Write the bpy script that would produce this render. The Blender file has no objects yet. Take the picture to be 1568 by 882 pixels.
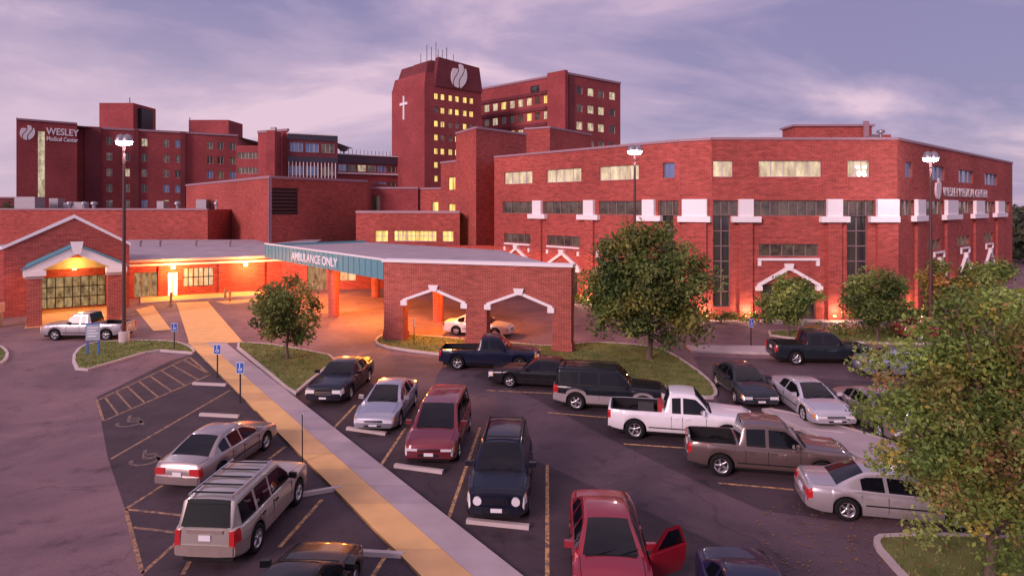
import bpy, math, random
import numpy as np
from mathutils import Vector
random.seed(7); np.random.seed(7)
sc=bpy.context.scene
F=980.0; CX=784.0; HY=315.0; H=9.0
def G(x,y,z=0.0):
    Y=(H-z)*F/(y-HY); return ((x-CX)*Y/F, Y)
def PX(x,Y): return ((x-CX)*Y/F, Y)
def ZZ(y,Y): return H-(y-HY)*Y/F
# ------------------------------------------------------------ materials
def newmat(name):
    m=bpy.data.materials.new(name); m.use_nodes=True
    nt=m.node_tree; b=nt.nodes['Principled BSDF']; return m,nt,b
def N(nt,t,**k):
    n=nt.nodes.new(t)
    for a,v in k.items():
        if a.startswith('i_'): n.inputs[a[2:].replace('_',' ')].default_value=v
        else: setattr(n,a,v)
    return n
def c4(c): return (c[0],c[1],c[2],1)
def simple(name,col,rough=.6,metal=0,var=.15,scale=3,emit=None,es=0,coat=0,spec=.5,bump=0):
    m,nt,b=newmat(name); L=nt.links.new
    tc=N(nt,'ShaderNodeTexCoord'); no=N(nt,'ShaderNodeTexNoise',i_Scale=scale,i_Detail=4.0)
    L(tc.outputs['Object'],no.inputs['Vector'])
    mx=N(nt,'ShaderNodeMixRGB'); mx.inputs[1].default_value=c4([c*(1-var) for c in col]); mx.inputs[2].default_value=c4([min(1,c*(1+var)) for c in col])
    L(no.outputs['Fac'],mx.inputs[0]); L(mx.outputs[0],b.inputs['Base Color'])
    b.inputs['Roughness'].default_value=rough; b.inputs['Metallic'].default_value=metal
    b.inputs['Coat Weight'].default_value=coat; b.inputs['Coat Roughness'].default_value=.04
    b.inputs['Specular IOR Level'].default_value=spec
    if emit: b.inputs['Emission Color'].default_value=c4(emit); b.inputs['Emission Strength'].default_value=es
    if bump:
        bp=N(nt,'ShaderNodeBump',i_Strength=bump); L(no.outputs['Fac'],bp.inputs['Height']); L(bp.outputs[0],b.inputs['Normal'])
    return m
def brickmat(name,a,bc,mort,bw=.42,rh=.14,patch=.55):
    m,nt,b=newmat(name); L=nt.links.new
    uv=N(nt,'ShaderNodeUVMap',uv_map='UVMap')
    br=N(nt,'ShaderNodeTexBrick',offset=.5); br.inputs['Scale'].default_value=1
    br.inputs['Brick Width'].default_value=bw; br.inputs['Row Height'].default_value=rh
    br.inputs['Mortar Size'].default_value=.012; br.inputs['Mortar Smooth'].default_value=.3
    br.inputs['Color1'].default_value=c4(a); br.inputs['Color2'].default_value=c4(bc); br.inputs['Mortar'].default_value=c4(mort)
    L(uv.outputs[0],br.inputs['Vector'])
    mp=N(nt,'ShaderNodeMapping'); mp.inputs['Scale'].default_value=(.9,3.0,1); L(uv.outputs[0],mp.inputs[0])
    no=N(nt,'ShaderNodeTexNoise',i_Scale=1.3,i_Detail=6.0,i_Roughness=.75); L(mp.outputs[0],no.inputs['Vector'])
    rp=N(nt,'ShaderNodeValToRGB'); rp.color_ramp.elements[0].position=.32; rp.color_ramp.elements[0].color=(1-patch,1-patch,1-patch*.9,1)
    rp.color_ramp.elements[1].position=.68; rp.color_ramp.elements[1].color=(1.22,1.25,1.3,1)
    L(no.outputs['Fac'],rp.inputs[0])
    mu=N(nt,'ShaderNodeMixRGB',blend_type='MULTIPLY'); mu.inputs[0].default_value=.8
    L(br.outputs['Color'],mu.inputs[1]); L(rp.outputs[0],mu.inputs[2])
    n2=N(nt,'ShaderNodeTexNoise',i_Scale=.12,i_Detail=3.0); L(uv.outputs[0],n2.inputs['Vector'])
    r2=N(nt,'ShaderNodeMapRange'); r2.inputs[1].default_value=.3; r2.inputs[2].default_value=.7; r2.inputs[3].default_value=.76; r2.inputs[4].default_value=1.15
    L(n2.outputs['Fac'],r2.inputs[0])
    m2=N(nt,'ShaderNodeMixRGB',blend_type='MULTIPLY'); m2.inputs[0].default_value=1; L(mu.outputs[0],m2.inputs[1]); L(r2.outputs[0],m2.inputs[2])
    L(m2.outputs[0],b.inputs['Base Color']); b.inputs['Roughness'].default_value=.88; b.inputs['Specular IOR Level'].default_value=.25
    bp=N(nt,'ShaderNodeBump',i_Strength=.25,i_Distance=.02); L(br.outputs['Fac'],bp.inputs['Height']); bp.invert=True; L(bp.outputs[0],b.inputs['Normal'])
    return m
BR=brickmat('brick_red',(.49,.088,.066),(.38,.062,.050),(.46,.19,.16))
BRW=brickmat('brick_wall_arch',(.46,.082,.055),(.34,.056,.040),(.54,.28,.23),bw=.32,rh=.11,patch=.45)
BRF=brickmat('brick_far',(.36,.070,.070),(.30,.056,.058),(.33,.12,.12),bw=.6,rh=.3,patch=.3)
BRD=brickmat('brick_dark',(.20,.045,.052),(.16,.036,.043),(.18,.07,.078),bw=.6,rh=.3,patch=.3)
WHITE=simple('white_trim',(.82,.78,.8),.6,var=.05)
COPE=simple('coping_metal',(.33,.2,.24),.5,var=.1)
ROOF=simple('roof_membrane',(.36,.30,.34),.9,var=.3,scale=.7)
TEAL=simple('teal_fascia',(.08,.28,.35),.45,var=.15)
DARKM=simple('dark_metal',(.03,.025,.03),.45,metal=.4)
GREYM=simple('grey_metal',(.3,.28,.31),.4,metal=.6)
POLE=simple('pole_paint',(.09,.04,.04),.5,metal=.2)
FRAME=simple('window_frame',(.22,.15,.15),.5)
FRAMEW=simple('window_frame_light',(.6,.52,.5),.5)
LETTER=simple('letter_bronze',(.62,.56,.58),.4)
def glass(name,col,emit,es,bl=True,rough=.06,sx=1.4,sy=.15,spec=.8):
    m,nt,b=newmat(name); L=nt.links.new
    b.inputs['Base Color'].default_value=c4(col); b.inputs['Roughness'].default_value=rough
    b.inputs['Specular IOR Level'].default_value=spec
    if es>0:
        uv=N(nt,'ShaderNodeUVMap',uv_map='UVMap'); mp=N(nt,'ShaderNodeMapping'); mp.inputs['Scale'].default_value=(sx,sy,1); L(uv.outputs[0],mp.inputs[0])
        vo=N(nt,'ShaderNodeTexNoise',i_Scale=1.0,i_Detail=3.0,i_Roughness=.7); L(mp.outputs[0],vo.inputs['Vector'])
        r=N(nt,'ShaderNodeMapRange'); r.inputs[1].default_value=.35; r.inputs[2].default_value=.65; r.inputs[3].default_value=.2*es; r.inputs[4].default_value=1.35*es
        L(vo.outputs['Fac'],r.inputs[0]); L(r.outputs[0],b.inputs['Emission Strength']); b.inputs['Emission Color'].default_value=c4(emit)
    return m
GD=glass('glass_dark',(.02,.02,.028),(1,.6,.3),.03)
GB=glass('glass_blue',(.10,.13,.26),(.4,.5,.9),.10)
GL=glass('glass_lit_sky_glow',(.35,.30,.19),(1,.86,.52),.48,sy=.5)  # emission for lit rooms; on the office top row it paints in reflected sky
GLOB=glass('glass_lobby',(.04,.035,.03),(1,.70,.33),.30,sx=2.2,sy=.9)
GY=glass('glass_lit_yellow',(.3,.2,.08),(1,.72,.18),1.15)
GM=glass('glass_brownish',(.03,.022,.025),(1,.6,.4),.09,sx=.8,sy=.8)
GH=glass('glass_bright',(.3,.3,.2),(1,.85,.5),2.2,sx=2)
def emis(name,col,s):
    m,nt,b=newmat(name); b.inputs['Base Color'].default_value=c4(col); b.inputs['Emission Color'].default_value=c4(col); b.inputs['Emission Strength'].default_value=s; return m
LAMPW=emis('lamp_white',(1,.93,.95),22); LAMPO=emis('lamp_orange',(1,.55,.15),12)
# ------------------------------------------------------------ builder
class Build:
    def __init__(s,name,loc=(0,0,0),rz=0,local=False):
        s.name=name; s.loc=Vector(loc); s.rz=rz; s.parts={}; s.extra=[]; s.local=local; s.smooth=set()
        s.empty=bpy.data.objects.new(name,None); s.empty.empty_display_size=.5
        sc.collection.objects.link(s.empty); s.empty.location=s.loc; s.empty.rotation_euler=(0,0,rz)
    def face(s,part,mat,pts):
        k=(part,mat.name); P=s.parts.setdefault(k,([],[],mat)); o=len(P[0])
        for p in pts:
            P[0].append((p[0],p[1],p[2]) if s.local else (p[0]-s.loc.x,p[1]-s.loc.y,p[2]-s.loc.z))
        P[1].append(tuple(range(o,o+len(pts))))
    def grid(s,part,mat,rows,closed=False):
        for i in range(len(rows)-1):
            a,b=rows[i],rows[i+1]; n=len(a)
            for j in range(n if closed else n-1):
                s.face(part,mat,[a[j],a[(j+1)%n],b[(j+1)%n],b[j]])
    def box(s,part,mat,x0,x1,y0,y1,z0,z1):
        s.prism(part,mat,[(x0,y0),(x1,y0),(x1,y1),(x0,y1)],z0,z1)
    def prism(s,part,mat,poly,z0,z1,topmat=None):
        a=sum(poly[i][0]*poly[(i+1)%len(poly)][1]-poly[(i+1)%len(poly)][0]*poly[i][1] for i in range(len(poly)))
        if a<0: poly=poly[::-1]
        n=len(poly)
        for i in range(n):
            p,q=poly[i],poly[(i+1)%n]
            s.face(part,mat,[(p[0],p[1],z0),(q[0],q[1],z0),(q[0],q[1],z1),(p[0],p[1],z1)])
        s.face(part if topmat is None else part+'_top',topmat or mat,[(p[0],p[1],z1) for p in poly])
        s.face(part,mat,[(p[0],p[1],z0) for p in poly[::-1]])
    def ext(s,part,mat,p0,d,n,poly,w0,w1):
        def P(u,v,w): return (p0[0]+d[0]*u+n[0]*w,p0[1]+d[1]*u+n[1]*w,v)
        a=sum(poly[i][0]*poly[(i+1)%len(poly)][1]-poly[(i+1)%len(poly)][0]*poly[i][1] for i in range(len(poly)))
        if a<0: poly=poly[::-1]
        s.face(part,mat,[P(u,v,w1) for u,v in poly]); s.face(part,mat,[P(u,v,w0) for u,v in poly[::-1]])
        for i in range(len(poly)):
            (a0,b0),(a1,b1)=poly[i],poly[(i+1)%len(poly)]
            s.face(part,mat,[P(a0,b0,w1),P(a0,b0,w0),P(a1,b1,w0),P(a1,b1,w1)])
    def wb(s,part,mat,p0,d,n,u0,u1,v0,v1,w0,w1): s.ext(part,mat,p0,d,n,[(u0,v0),(u1,v0),(u1,v1),(u0,v1)],w0,w1)
    def lathe(s,part,mat,prof,c,seg=16,sm=True):
        rows=[[(c[0]+r*math.cos(2*math.pi*k/seg),c[1]+r*math.sin(2*math.pi*k/seg),c[2]+z) for k in range(seg)] for r,z in prof]
        s.grid(part,mat,rows,True)
        if sm: s.smooth.add((part,mat.name))
    def finish(s):
        for (pn,mn),(v,f,mat) in s.parts.items():
            me=bpy.data.meshes.new(pn); me.from_pydata(v,[],f); me.materials.append(mat)
            uvl=me.uv_layers.new(name='UVMap'); me.update()
            for p in me.polygons:
                nx,ny,nz=p.normal
                if abs(nz)>.7: t=None
                else:
                    l=math.hypot(nx,ny) or 1; t=(-ny/l,nx/l)
                for li in p.loop_indices:
                    co=me.vertices[me.loops[li].vertex_index].co
                    uvl.data[li].uv=(co.x,co.y) if t is None else (co.x*t[0]+co.y*t[1],co.z)
            if (pn,mn) in s.smooth:
                import bmesh
                bm=bmesh.new(); bm.from_mesh(me); bmesh.ops.remove_doubles(bm,verts=bm.verts,dist=.0008)
                bmesh.ops.recalc_face_normals(bm,faces=bm.faces)
                for fc in bm.faces: fc.smooth=True
                for e in bm.edges:
                    if len(e.link_faces)==2 and e.calc_face_angle(0)>math.radians(42): e.smooth=False
                bm.to_mesh(me); bm.free()
            ob=bpy.data.objects.new(pn,me); sc.collection.objects.link(ob); ob.parent=s.empty
        return s.empty
def frame(p0,p1):
    dx,dy=p1[0]-p0[0],p1[1]-p0[1]; l=math.hypot(dx,dy); d=(dx/l,dy/l); return d,(d[1],-d[0]),l
def U(p0,p1,x):
    k=(x-CX)/F; dx,dy=p1[0]-p0[0],p1[1]-p0[1]; t=(k*p0[1]-p0[0])/(dx-k*dy); return t*math.hypot(dx,dy)
def facade(b,mat,p0,p1,z0,z1,ops,depth=.22,part='walls'):
    d,n,l=frame(p0,p1)
    def P(u,v,w=0): return (p0[0]+d[0]*u+n[0]*w,p0[1]+d[1]*u+n[1]*w,v)
    O=[]
    for o in ops:
        u0,u1,v0,v1=max(.02,o[0]),min(l-.02,o[1]),max(z0,o[2]),min(z1,o[3])
        if u1-u0>.05 and v1-v0>.05: O.append((u0,u1,v0,v1)+tuple(o[4:]))
    us=sorted(set([0,l]+[o[0] for o in O]+[o[1] for o in O])); vs=sorted(set([z0,z1]+[o[2] for o in O]+[o[3] for o in O]))
    for j in range(len(vs)-1):
        i=0
        while i<len(us)-1:
            def inside(i): 
                um=(us[i]+us[i+1])/2; vm=(vs[j]+vs[j+1])/2
                return any(o[0]<um<o[1] and o[2]<vm<o[3] for o in O)
            if inside(i): i+=1; continue
            k=i
            while k+1<len(us)-1 and not inside(k+1): k+=1
            b.face(part,mat,[P(us[i],vs[j]),P(us[k+1],vs[j]),P(us[k+1],vs[j+1]),P(us[i],vs[j+1])]); i=k+1
    for o in O:
        u0,u1,v0,v1,g=o[:5]; nx=o[5] if len(o)>5 else 1; ny=o[6] if len(o)>6 else 1; fm=o[7] if len(o)>7 else FRAME
        D=-depth
        b.face('reveals',mat,[P(u0,v0),P(u0,v0,D),P(u0,v1,D),P(u0,v1)]); b.face('reveals',mat,[P(u1,v0,D),P(u1,v0),P(u1,v1),P(u1,v1,D)])
        b.face('reveals',mat,[P(u0,v1,D),P(u1,v1,D),P(u1,v1),P(u0,v1)]); b.face('sills',FRAMEW if fm is FRAMEW else mat,[P(u0,v0),P(u1,v0),P(u1,v0,D),P(u0,v0,D)])
        if g is not None: b.face('windows',g,[P(u0,v0,D),P(u1,v0,D),P(u1,v1,D),P(u0,v1,D)])
        else: continue
        t=.04
        for k in range(nx+1):
            uc=u0+(u1-u0)*k/nx; a=max(u0,uc-t); c=min(u1,uc+t); b.wb('window_frames',fm,p0,d,n,a,c,v0,v1,D+.003,D+.08)
        for k in range(ny+1):
            vc=v0+(v1-v0)*k/ny; a=max(v0,vc-t); c=min(v1,vc+t); b.wb('window_frames',fm,p0,d,n,u0,u1,a,c,D+.004,D+.07)
def pops(p0,p1,lst):
    return [(U(p0,p1,a),U(p0,p1,c))+tuple(r) for a,c,*r in lst]
def gable(b,p0,d,n,uc,hw,ze,zp,th=.3,w0=.0,w1=.12,mat=WHITE):
    for sgn in (-1,1):
        b.ext('gable_trim',mat,p0,d,n,[(uc,zp),(uc+sgn*hw,ze),(uc+sgn*hw,ze-th),(uc,zp-th*1.15)],w0,w1+.002*sgn)
        b.wb('gable_trim_ends',mat,p0,d,n,min(uc+sgn*hw*.86,uc+sgn*hw*1.06),max(uc+sgn*hw*.86,uc+sgn*hw*1.06),ze-th-.25,ze-th*.6,w0,w1+.04)
    b.ext('keystone',mat,p0,d,n,[(uc-.22,zp-th*1.3),(uc+.22,zp-th*1.3),(uc+.34,zp+.18),(uc-.34,zp+.18)],w0,w1+.08)
def text(b,s,p0,d,n,u,v,size,mat,ext=.05,sx=1,off=.012):
    cu=bpy.data.curves.new('letters','FONT'); cu.body=s; cu.size=size; cu.extrude=ext; cu.offset=size*off
    cu.materials.append(mat); o=bpy.data.objects.new('letters_'+s.split()[0].lower(),cu); sc.collection.objects.link(o)
    o.parent=b.empty; w=.08
    o.location=(p0[0]+d[0]*u+n[0]*w-b.loc.x,p0[1]+d[1]*u+n[1]*w-b.loc.y,v-b.loc.z)
    o.rotation_euler=(math.pi/2,0,math.atan2(d[1],d[0])); o.scale=(sx,1,1)
def flame(b,p0,d,n,uc,vc,r,mat=WHITE,tilt=.12):
    g=.06; cuts=(-.30,.26)
    for i in range(18):
        va,vb=-1+2*i/18,-1+2*(i+1)/18
        def iv(v):
            a=.80*math.sqrt(max(0,1-v*v)); s=.20*math.sin(v*3.0)
            return [(-a,min(cuts[0]+s-g,a)),(max(-a,cuts[0]+s+g),min(a,cuts[1]+s-g)),(max(-a,cuts[1]+s+g),a)]
        A,Bq=iv(va),iv(vb)
        for k in range(3):
            lim=(.62,1.0,.70)[k]
            if vb>lim: continue
            (a0,a1),(b0,b1)=A[k],Bq[k]
            if a1-a0<.01 and b1-b0<.01: continue
            a1=max(a1,a0+.005); b1=max(b1,b0+.005)
            T=lambda u_,v_:(uc+r*(u_+v_*tilt),vc+r*v_)
            b.ext('emblem',mat,p0,d,n,[T(a0,va),T(a1,va),T(b1,vb),T(b0,vb)],.0,.15+k*.003)
def coping(b,p0,p1,z,h=.25,w=.12,mat=COPE,e=0):
    d,n,l=frame(p0,p1); b.wb('coping',mat,p0,d,n,-e,l+e,z-h*.5,z+h*.5,-.35,w)

# ------------------------------------------------------------ world + sun + camera
w=bpy.data.worlds.new('World'); sc.world=w; w.use_nodes=True; nt=w.node_tree; L=nt.links.new
for n_ in list(nt.nodes): nt.nodes.remove(n_)
out=N(nt,'ShaderNodeOutputWorld'); bg1=N(nt,'ShaderNodeBackground'); bg2=N(nt,'ShaderNodeBackground'); mix=N(nt,'ShaderNodeMixShader')
sky=N(nt,'ShaderNodeTexSky',sky_type='NISHITA'); sky.sun_disc=False; SE=math.radians(14); SAZ=math.radians(218)
sky.sun_elevation=SE; sky.sun_rotation=SAZ; sky.air_density=1.2; sky.dust_density=2.5; sky.ozone_density=4
L(sky.outputs[0],bg1.inputs[0]); bg1.inputs[1].default_value=.12
tc=N(nt,'ShaderNodeTexCoord'); sp=N(nt,'ShaderNodeSeparateXYZ'); L(tc.outputs['Generated'],sp.inputs[0])
zz=N(nt,'ShaderNodeMath',operation='MAXIMUM'); L(sp.outputs[2],zz.inputs[0]); zz.inputs[1].default_value=0
za=N(nt,'ShaderNodeMath',operation='ADD'); L(zz.outputs[0],za.inputs[0]); za.inputs[1].default_value=.30
dv=N(nt,'ShaderNodeVectorMath',operation='DIVIDE'); cb=N(nt,'ShaderNodeCombineXYZ')
for i in range(3): L(za.outputs[0],cb.inputs[i])
L(tc.outputs['Generated'],dv.inputs[0]); L(cb.outputs[0],dv.inputs[1])
mp=N(nt,'ShaderNodeMapping'); mp.inputs['Rotation'].default_value=(0,0,math.radians(-30)); mp.inputs['Scale'].default_value=(.8,1.35,.2); mp.inputs['Location'].default_value=(2.4,6.6,0); L(dv.outputs[0],mp.inputs[0])
n1=N(nt,'ShaderNodeTexNoise',i_Scale=1.15,i_Detail=7.0,i_Roughness=.55,i_Distortion=.4); L(mp.outputs[0],n1.inputs['Vector'])
n2=N(nt,'ShaderNodeTexNoise',i_Scale=.45,i_Detail=4.0,i_Roughness=.5); L(mp.outputs[0],n2.inputs['Vector'])
r1=N(nt,'ShaderNodeValToRGB'); e=r1.color_ramp.elements
e[0].position=.42; e[0].color=(.28,.25,.45,1); e[1].position=.62; e[1].color=(.80,.58,.71,1)
k=r1.color_ramp.elements.new(.52); k.color=(.46,.36,.55,1)
L(n1.outputs['Fac'],r1.inputs[0])
hz=N(nt,'ShaderNodeMapRange'); hz.inputs[1].default_value=.0; hz.inputs[2].default_value=.30; hz.inputs[3].default_value=.75; hz.inputs[4].default_value=0; L(zz.outputs[0],hz.inputs[0])
hx=N(nt,'ShaderNodeMapRange'); hx.inputs[1].default_value=-.6; hx.inputs[2].default_value=.45; hx.inputs[3].default_value=1; hx.inputs[4].default_value=.15; L(sp.outputs[0],hx.inputs[0])
hm=N(nt,'ShaderNodeMath',operation='MULTIPLY'); L(hz.outputs[0],hm.inputs[0]); L(hx.outputs[0],hm.inputs[1])
hmix=N(nt,'ShaderNodeMixRGB'); L(hm.outputs[0],hmix.inputs[0]); L(r1.outputs[0],hmix.inputs[1]); hmix.inputs[2].default_value=(.80,.60,.70,1)
L(hmix.outputs[0],bg2.inputs[0]); bg2.inputs[1].default_value=1.0
r2=N(nt,'ShaderNodeMapRange'); r2.inputs[1].default_value=.35; r2.inputs[2].default_value=.6; r2.inputs[3].default_value=.85; r2.inputs[4].default_value=1.0
L(n2.outputs['Fac'],r2.inputs[0]); L(r2.outputs[0],mix.inputs[0]); L(bg1.outputs[0],mix.inputs[1]); L(bg2.outputs[0],mix.inputs[2]); L(mix.outputs[0],out.inputs[0])
sun=bpy.data.lights.new('sun','SUN'); sun.energy=2.8; sun.angle=math.radians(20); sun.color=(1,.68,.70)
so=bpy.data.objects.new('sun',sun); sc.collection.objects.link(so)
sd=Vector((math.sin(SAZ)*math.cos(SE),math.cos(SAZ)*math.cos(SE),math.sin(SE)+.18)); so.rotation_euler=sd.to_track_quat('Z','Y').to_euler(); so.location=(-30,-40,40)
cam=bpy.data.cameras.new('camera'); co=bpy.data.objects.new('camera',cam); sc.collection.objects.link(co); co.location=(0,0,H); co.rotation_euler=(math.pi/2,0,0)
cam.sensor_width=36; cam.lens=F/1568*36; cam.shift_y=-126/1568; cam.clip_end=5000; sc.camera=co
sc.view_settings.view_transform='Standard'; sc.view_settings.look='None'; sc.view_settings.exposure=0
def plight(b,p,e,col,r=.2,kind='POINT'):
    l=bpy.data.lights.new('bulb',kind); l.energy=e; l.color=col; l.shadow_soft_size=r
    o=bpy.data.objects.new('bulb',l); sc.collection.objects.link(o); o.parent=b.empty; o.location=Vector(p)-b.loc if not b.local else Vector(p)

# ------------------------------------------------------------ ground
def asphalt(name,a,bcol,crack=.5):
    m,nt,b=newmat(name); L=nt.links.new; tc=N(nt,'ShaderNodeTexCoord')
    n1=N(nt,'ShaderNodeTexNoise',i_Scale=.16,i_Detail=7.0,i_Roughness=.68,i_Distortion=.5); L(tc.outputs['Object'],n1.inputs['Vector'])
    mx=N(nt,'ShaderNodeMixRGB'); mx.inputs[1].default_value=c4(a); mx.inputs[2].default_value=c4(bcol)
    r=N(nt,'ShaderNodeMapRange'); r.inputs[1].default_value=.38; r.inputs[2].default_value=.62; L(n1.outputs['Fac'],r.inputs[0]); L(r.outputs[0],mx.inputs[0])
    n2=N(nt,'ShaderNodeTexNoise',i_Scale=22.0,i_Detail=3.0,i_Roughness=.8); L(tc.outputs['Object'],n2.inputs['Vector'])
    r2=N(nt,'ShaderNodeMapRange'); r2.inputs[1].default_value=.3; r2.inputs[2].default_value=.7; r2.inputs[3].default_value=.72; r2.inputs[4].default_value=1.25; L(n2.outputs['Fac'],r2.inputs[0])
    m1=N(nt,'ShaderNodeMixRGB',blend_type='MULTIPLY'); m1.inputs[0].default_value=1; L(mx.outputs[0],m1.inputs[1]); L(r2.outputs[0],m1.inputs[2])
    n3=N(nt,'ShaderNodeTexNoise',i_Scale=.9,i_Detail=4.0,i_Roughness=.6); L(tc.outputs['Object'],n3.inputs['Vector'])
    r3=N(nt,'ShaderNodeMapRange'); r3.inputs[1].default_value=.56; r3.inputs[2].default_value=.74; r3.inputs[3].default_value=1; r3.inputs[4].default_value=.5; L(n3.outputs['Fac'],r3.inputs[0])
    m2=N(nt,'ShaderNodeMixRGB',blend_type='MULTIPLY'); m2.inputs[0].default_value=1; L(m1.outputs[0],m2.inputs[1]); L(r3.outputs[0],m2.inputs[2])
    nd=N(nt,'ShaderNodeTexNoise',i_Scale=.5,i_Detail=3.0); L(tc.outputs['Object'],nd.inputs['Vector'])
    ad=N(nt,'ShaderNodeMixRGB',blend_type='ADD'); ad.inputs[0].default_value=1.0; L(tc.outputs['Object'],ad.inputs[1]); L(nd.outputs['Color'],ad.inputs[2])
    vo=N(nt,'ShaderNodeTexVoronoi',feature='DISTANCE_TO_EDGE'); vo.inputs['Scale'].default_value=.17; L(ad.outputs[0],vo.inputs['Vector'])
    r4=N(nt,'ShaderNodeMapRange'); r4.inputs[1].default_value=.0; r4.inputs[2].default_value=.005; r4.inputs[3].default_value=crack; r4.inputs[4].default_value=1; L(vo.outputs['Distance'],r4.inputs[0])
    m3=N(nt,'ShaderNodeMixRGB',blend_type='MULTIPLY'); m3.inputs[0].default_value=1; L(m2.outputs[0],m3.inputs[1]); L(r4.outputs[0],m3.inputs[2])
    L(m3.outputs[0],b.inputs['Base Color']); b.inputs['Roughness'].default_value=.8; b.inputs['Specular IOR Level'].default_value=.35
    bp=N(nt,'ShaderNodeBump',i_Strength=.3,i_Distance=.01); L(n2.outputs['Fac'],bp.inputs['Height']); L(bp.outputs[0],b.inputs['Normal'])
    return m
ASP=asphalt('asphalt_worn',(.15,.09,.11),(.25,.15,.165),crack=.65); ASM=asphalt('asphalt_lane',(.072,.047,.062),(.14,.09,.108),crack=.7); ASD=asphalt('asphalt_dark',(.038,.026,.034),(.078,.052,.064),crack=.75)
def concrete(name,a):
    m=simple(name,a,.8,var=.22,scale=1.2,bump=.1); return m
CON=concrete('concrete_grey',(.42,.34,.36)); CONY=concrete('concrete_tan',(.74,.44,.18)); CONL=concrete('concrete_kerb',(.5,.42,.41))
def grassmat():
    m,nt,b=newmat('grass'); L=nt.links.new; tc=N(nt,'ShaderNodeTexCoord')
    n1=N(nt,'ShaderNodeTexNoise',i_Scale=1.2,i_Detail=6.0,i_Roughness=.7); L(tc.outputs['Object'],n1.inputs['Vector'])
    r=N(nt,'ShaderNodeValToRGB'); r.color_ramp.elements[0].position=.3; r.color_ramp.elements[0].color=(.08,.12,.03,1); r.color_ramp.elements[1].position=.7; r.color_ramp.elements[1].color=(.24,.24,.09,1)
    L(n1.outputs['Fac'],r.inputs[0]); L(r.outputs[0],b.inputs['Base Color']); b.inputs['Roughness'].default_value=.9; b.inputs['Specular IOR Level'].default_value=.1
    return m
GRASS=grassmat()
def sheet(name,mat,poly,z):
    a=sum(poly[i][0]*poly[(i+1)%len(poly)][1]-poly[(i+1)%len(poly)][0]*poly[i][1] for i in range(len(poly)))
    if a<0: poly=poly[::-1]
    me=bpy.data.meshes.new(name); me.from_pydata([(p[0],p[1],0) for p in poly],[],[tuple(range(len(poly)))]); me.materials.append(mat)
    o=bpy.data.objects.new(name,me); o.location=(0,0,z); sc.collection.objects.link(o); return o
def smoothpoly(pts,it=2):
    for _ in range(it):
        q=[]
        for i in range(len(pts)):
            a,b=pts[i],pts[(i+1)%len(pts)]; q+= [(a[0]*.75+b[0]*.25,a[1]*.75+b[1]*.25),(a[0]*.25+b[0]*.75,a[1]*.25+b[1]*.75)]
        pts=q
    return pts
GFAR=simple('ground_far',(.10,.09,.07),.95,var=.4,scale=.02)
sheet('ground',GFAR,[(-2500,-200),(2500,-200),(2500,4000),(-2500,4000)],0)
sheet('parking_lot',ASP,[(-140,-30),(140,-30),(140,110),(-140,110)],.004)
def dl(p,t): return (p[0]-.5845*t,p[1]+.8114*t)
SL=G(640,882); SR=G(793,882)
nrm=(.8114,.5845)
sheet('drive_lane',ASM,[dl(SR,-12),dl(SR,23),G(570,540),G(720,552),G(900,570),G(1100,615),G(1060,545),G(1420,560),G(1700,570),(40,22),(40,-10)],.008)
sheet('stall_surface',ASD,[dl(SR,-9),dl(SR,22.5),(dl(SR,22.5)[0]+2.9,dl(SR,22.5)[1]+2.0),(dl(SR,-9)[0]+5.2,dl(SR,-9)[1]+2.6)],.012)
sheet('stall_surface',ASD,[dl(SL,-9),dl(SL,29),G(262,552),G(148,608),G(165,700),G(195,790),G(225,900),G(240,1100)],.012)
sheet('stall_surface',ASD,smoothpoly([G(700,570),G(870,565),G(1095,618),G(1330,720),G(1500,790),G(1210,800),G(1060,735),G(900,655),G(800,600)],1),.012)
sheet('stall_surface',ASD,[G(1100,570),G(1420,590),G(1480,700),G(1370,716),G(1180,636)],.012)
wk=Build('walkway',(dl(SL,15)[0],dl(SL,15)[1],0))
ME=((SL[0]+SR[0])/2,(SL[1]+SR[1])/2)
tt=-8
JOINT=simple('joint_dark',(.15,.11,.1),.9)
CONY2=concrete('concrete_tan_old',(.62,.37,.17)); CON2=concrete('concrete_grey_old',(.36,.29,.32))
while tt<31.5:
    t2=tt+1.55
    for a,b_,m,pn in ((SL,ME,random.choice((CONY,CONY,CONY2)),'tan_slabs'),(ME,SR,random.choice((CON,CON,CON2)),'grey_slabs')):
        g=.008; q=[dl(a,tt+g),dl(b_,tt+g),dl(b_,t2-g),dl(a,t2-g)]
        sh=.012 if pn=='grey_slabs' else 0; zt_=.11+random.uniform(-.003,.003)
        wk.prism(pn,m,[(p[0]+sh*nrm[0],p[1]+sh*nrm[1]) for p in q],.02,zt_)
    tt=t2
wk.prism('bed',JOINT,[dl(SL,-8),dl(SR,-8),dl(SR,31.5),dl(SL,31.5)],.016,.095)
wk.finish()
def paint(name,col):
    m,nt,b=newmat(name); L=nt.links.new; tc=N(nt,'ShaderNodeTexCoord'); no=N(nt,'ShaderNodeTexNoise',i_Scale=5.0,i_Detail=5.0,i_Roughness=.8); L(tc.outputs['Object'],no.inputs['Vector'])
    r=N(nt,'ShaderNodeMapRange'); r.inputs[1].default_value=.40; r.inputs[2].default_value=.60; L(no.outputs['Fac'],r.inputs[0])
    mx=N(nt,'ShaderNodeMixRGB'); mx.inputs[1].default_value=(.11,.075,.075,1); mx.inputs[2].default_value=c4(col); L(r.outputs[0],mx.inputs[0]); L(mx.outputs[0],b.inputs['Base Color']); b.inputs['Roughness'].default_value=.8
    return m
YEL=paint('paint_yellow',(.68,.38,.15)); FADE=paint('paint_faded',(.24,.17,.15)); YELF=paint('paint_yellow_worn',(.48,.27,.14))
pm=Build('road_markings',(0,20,.016))
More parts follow.
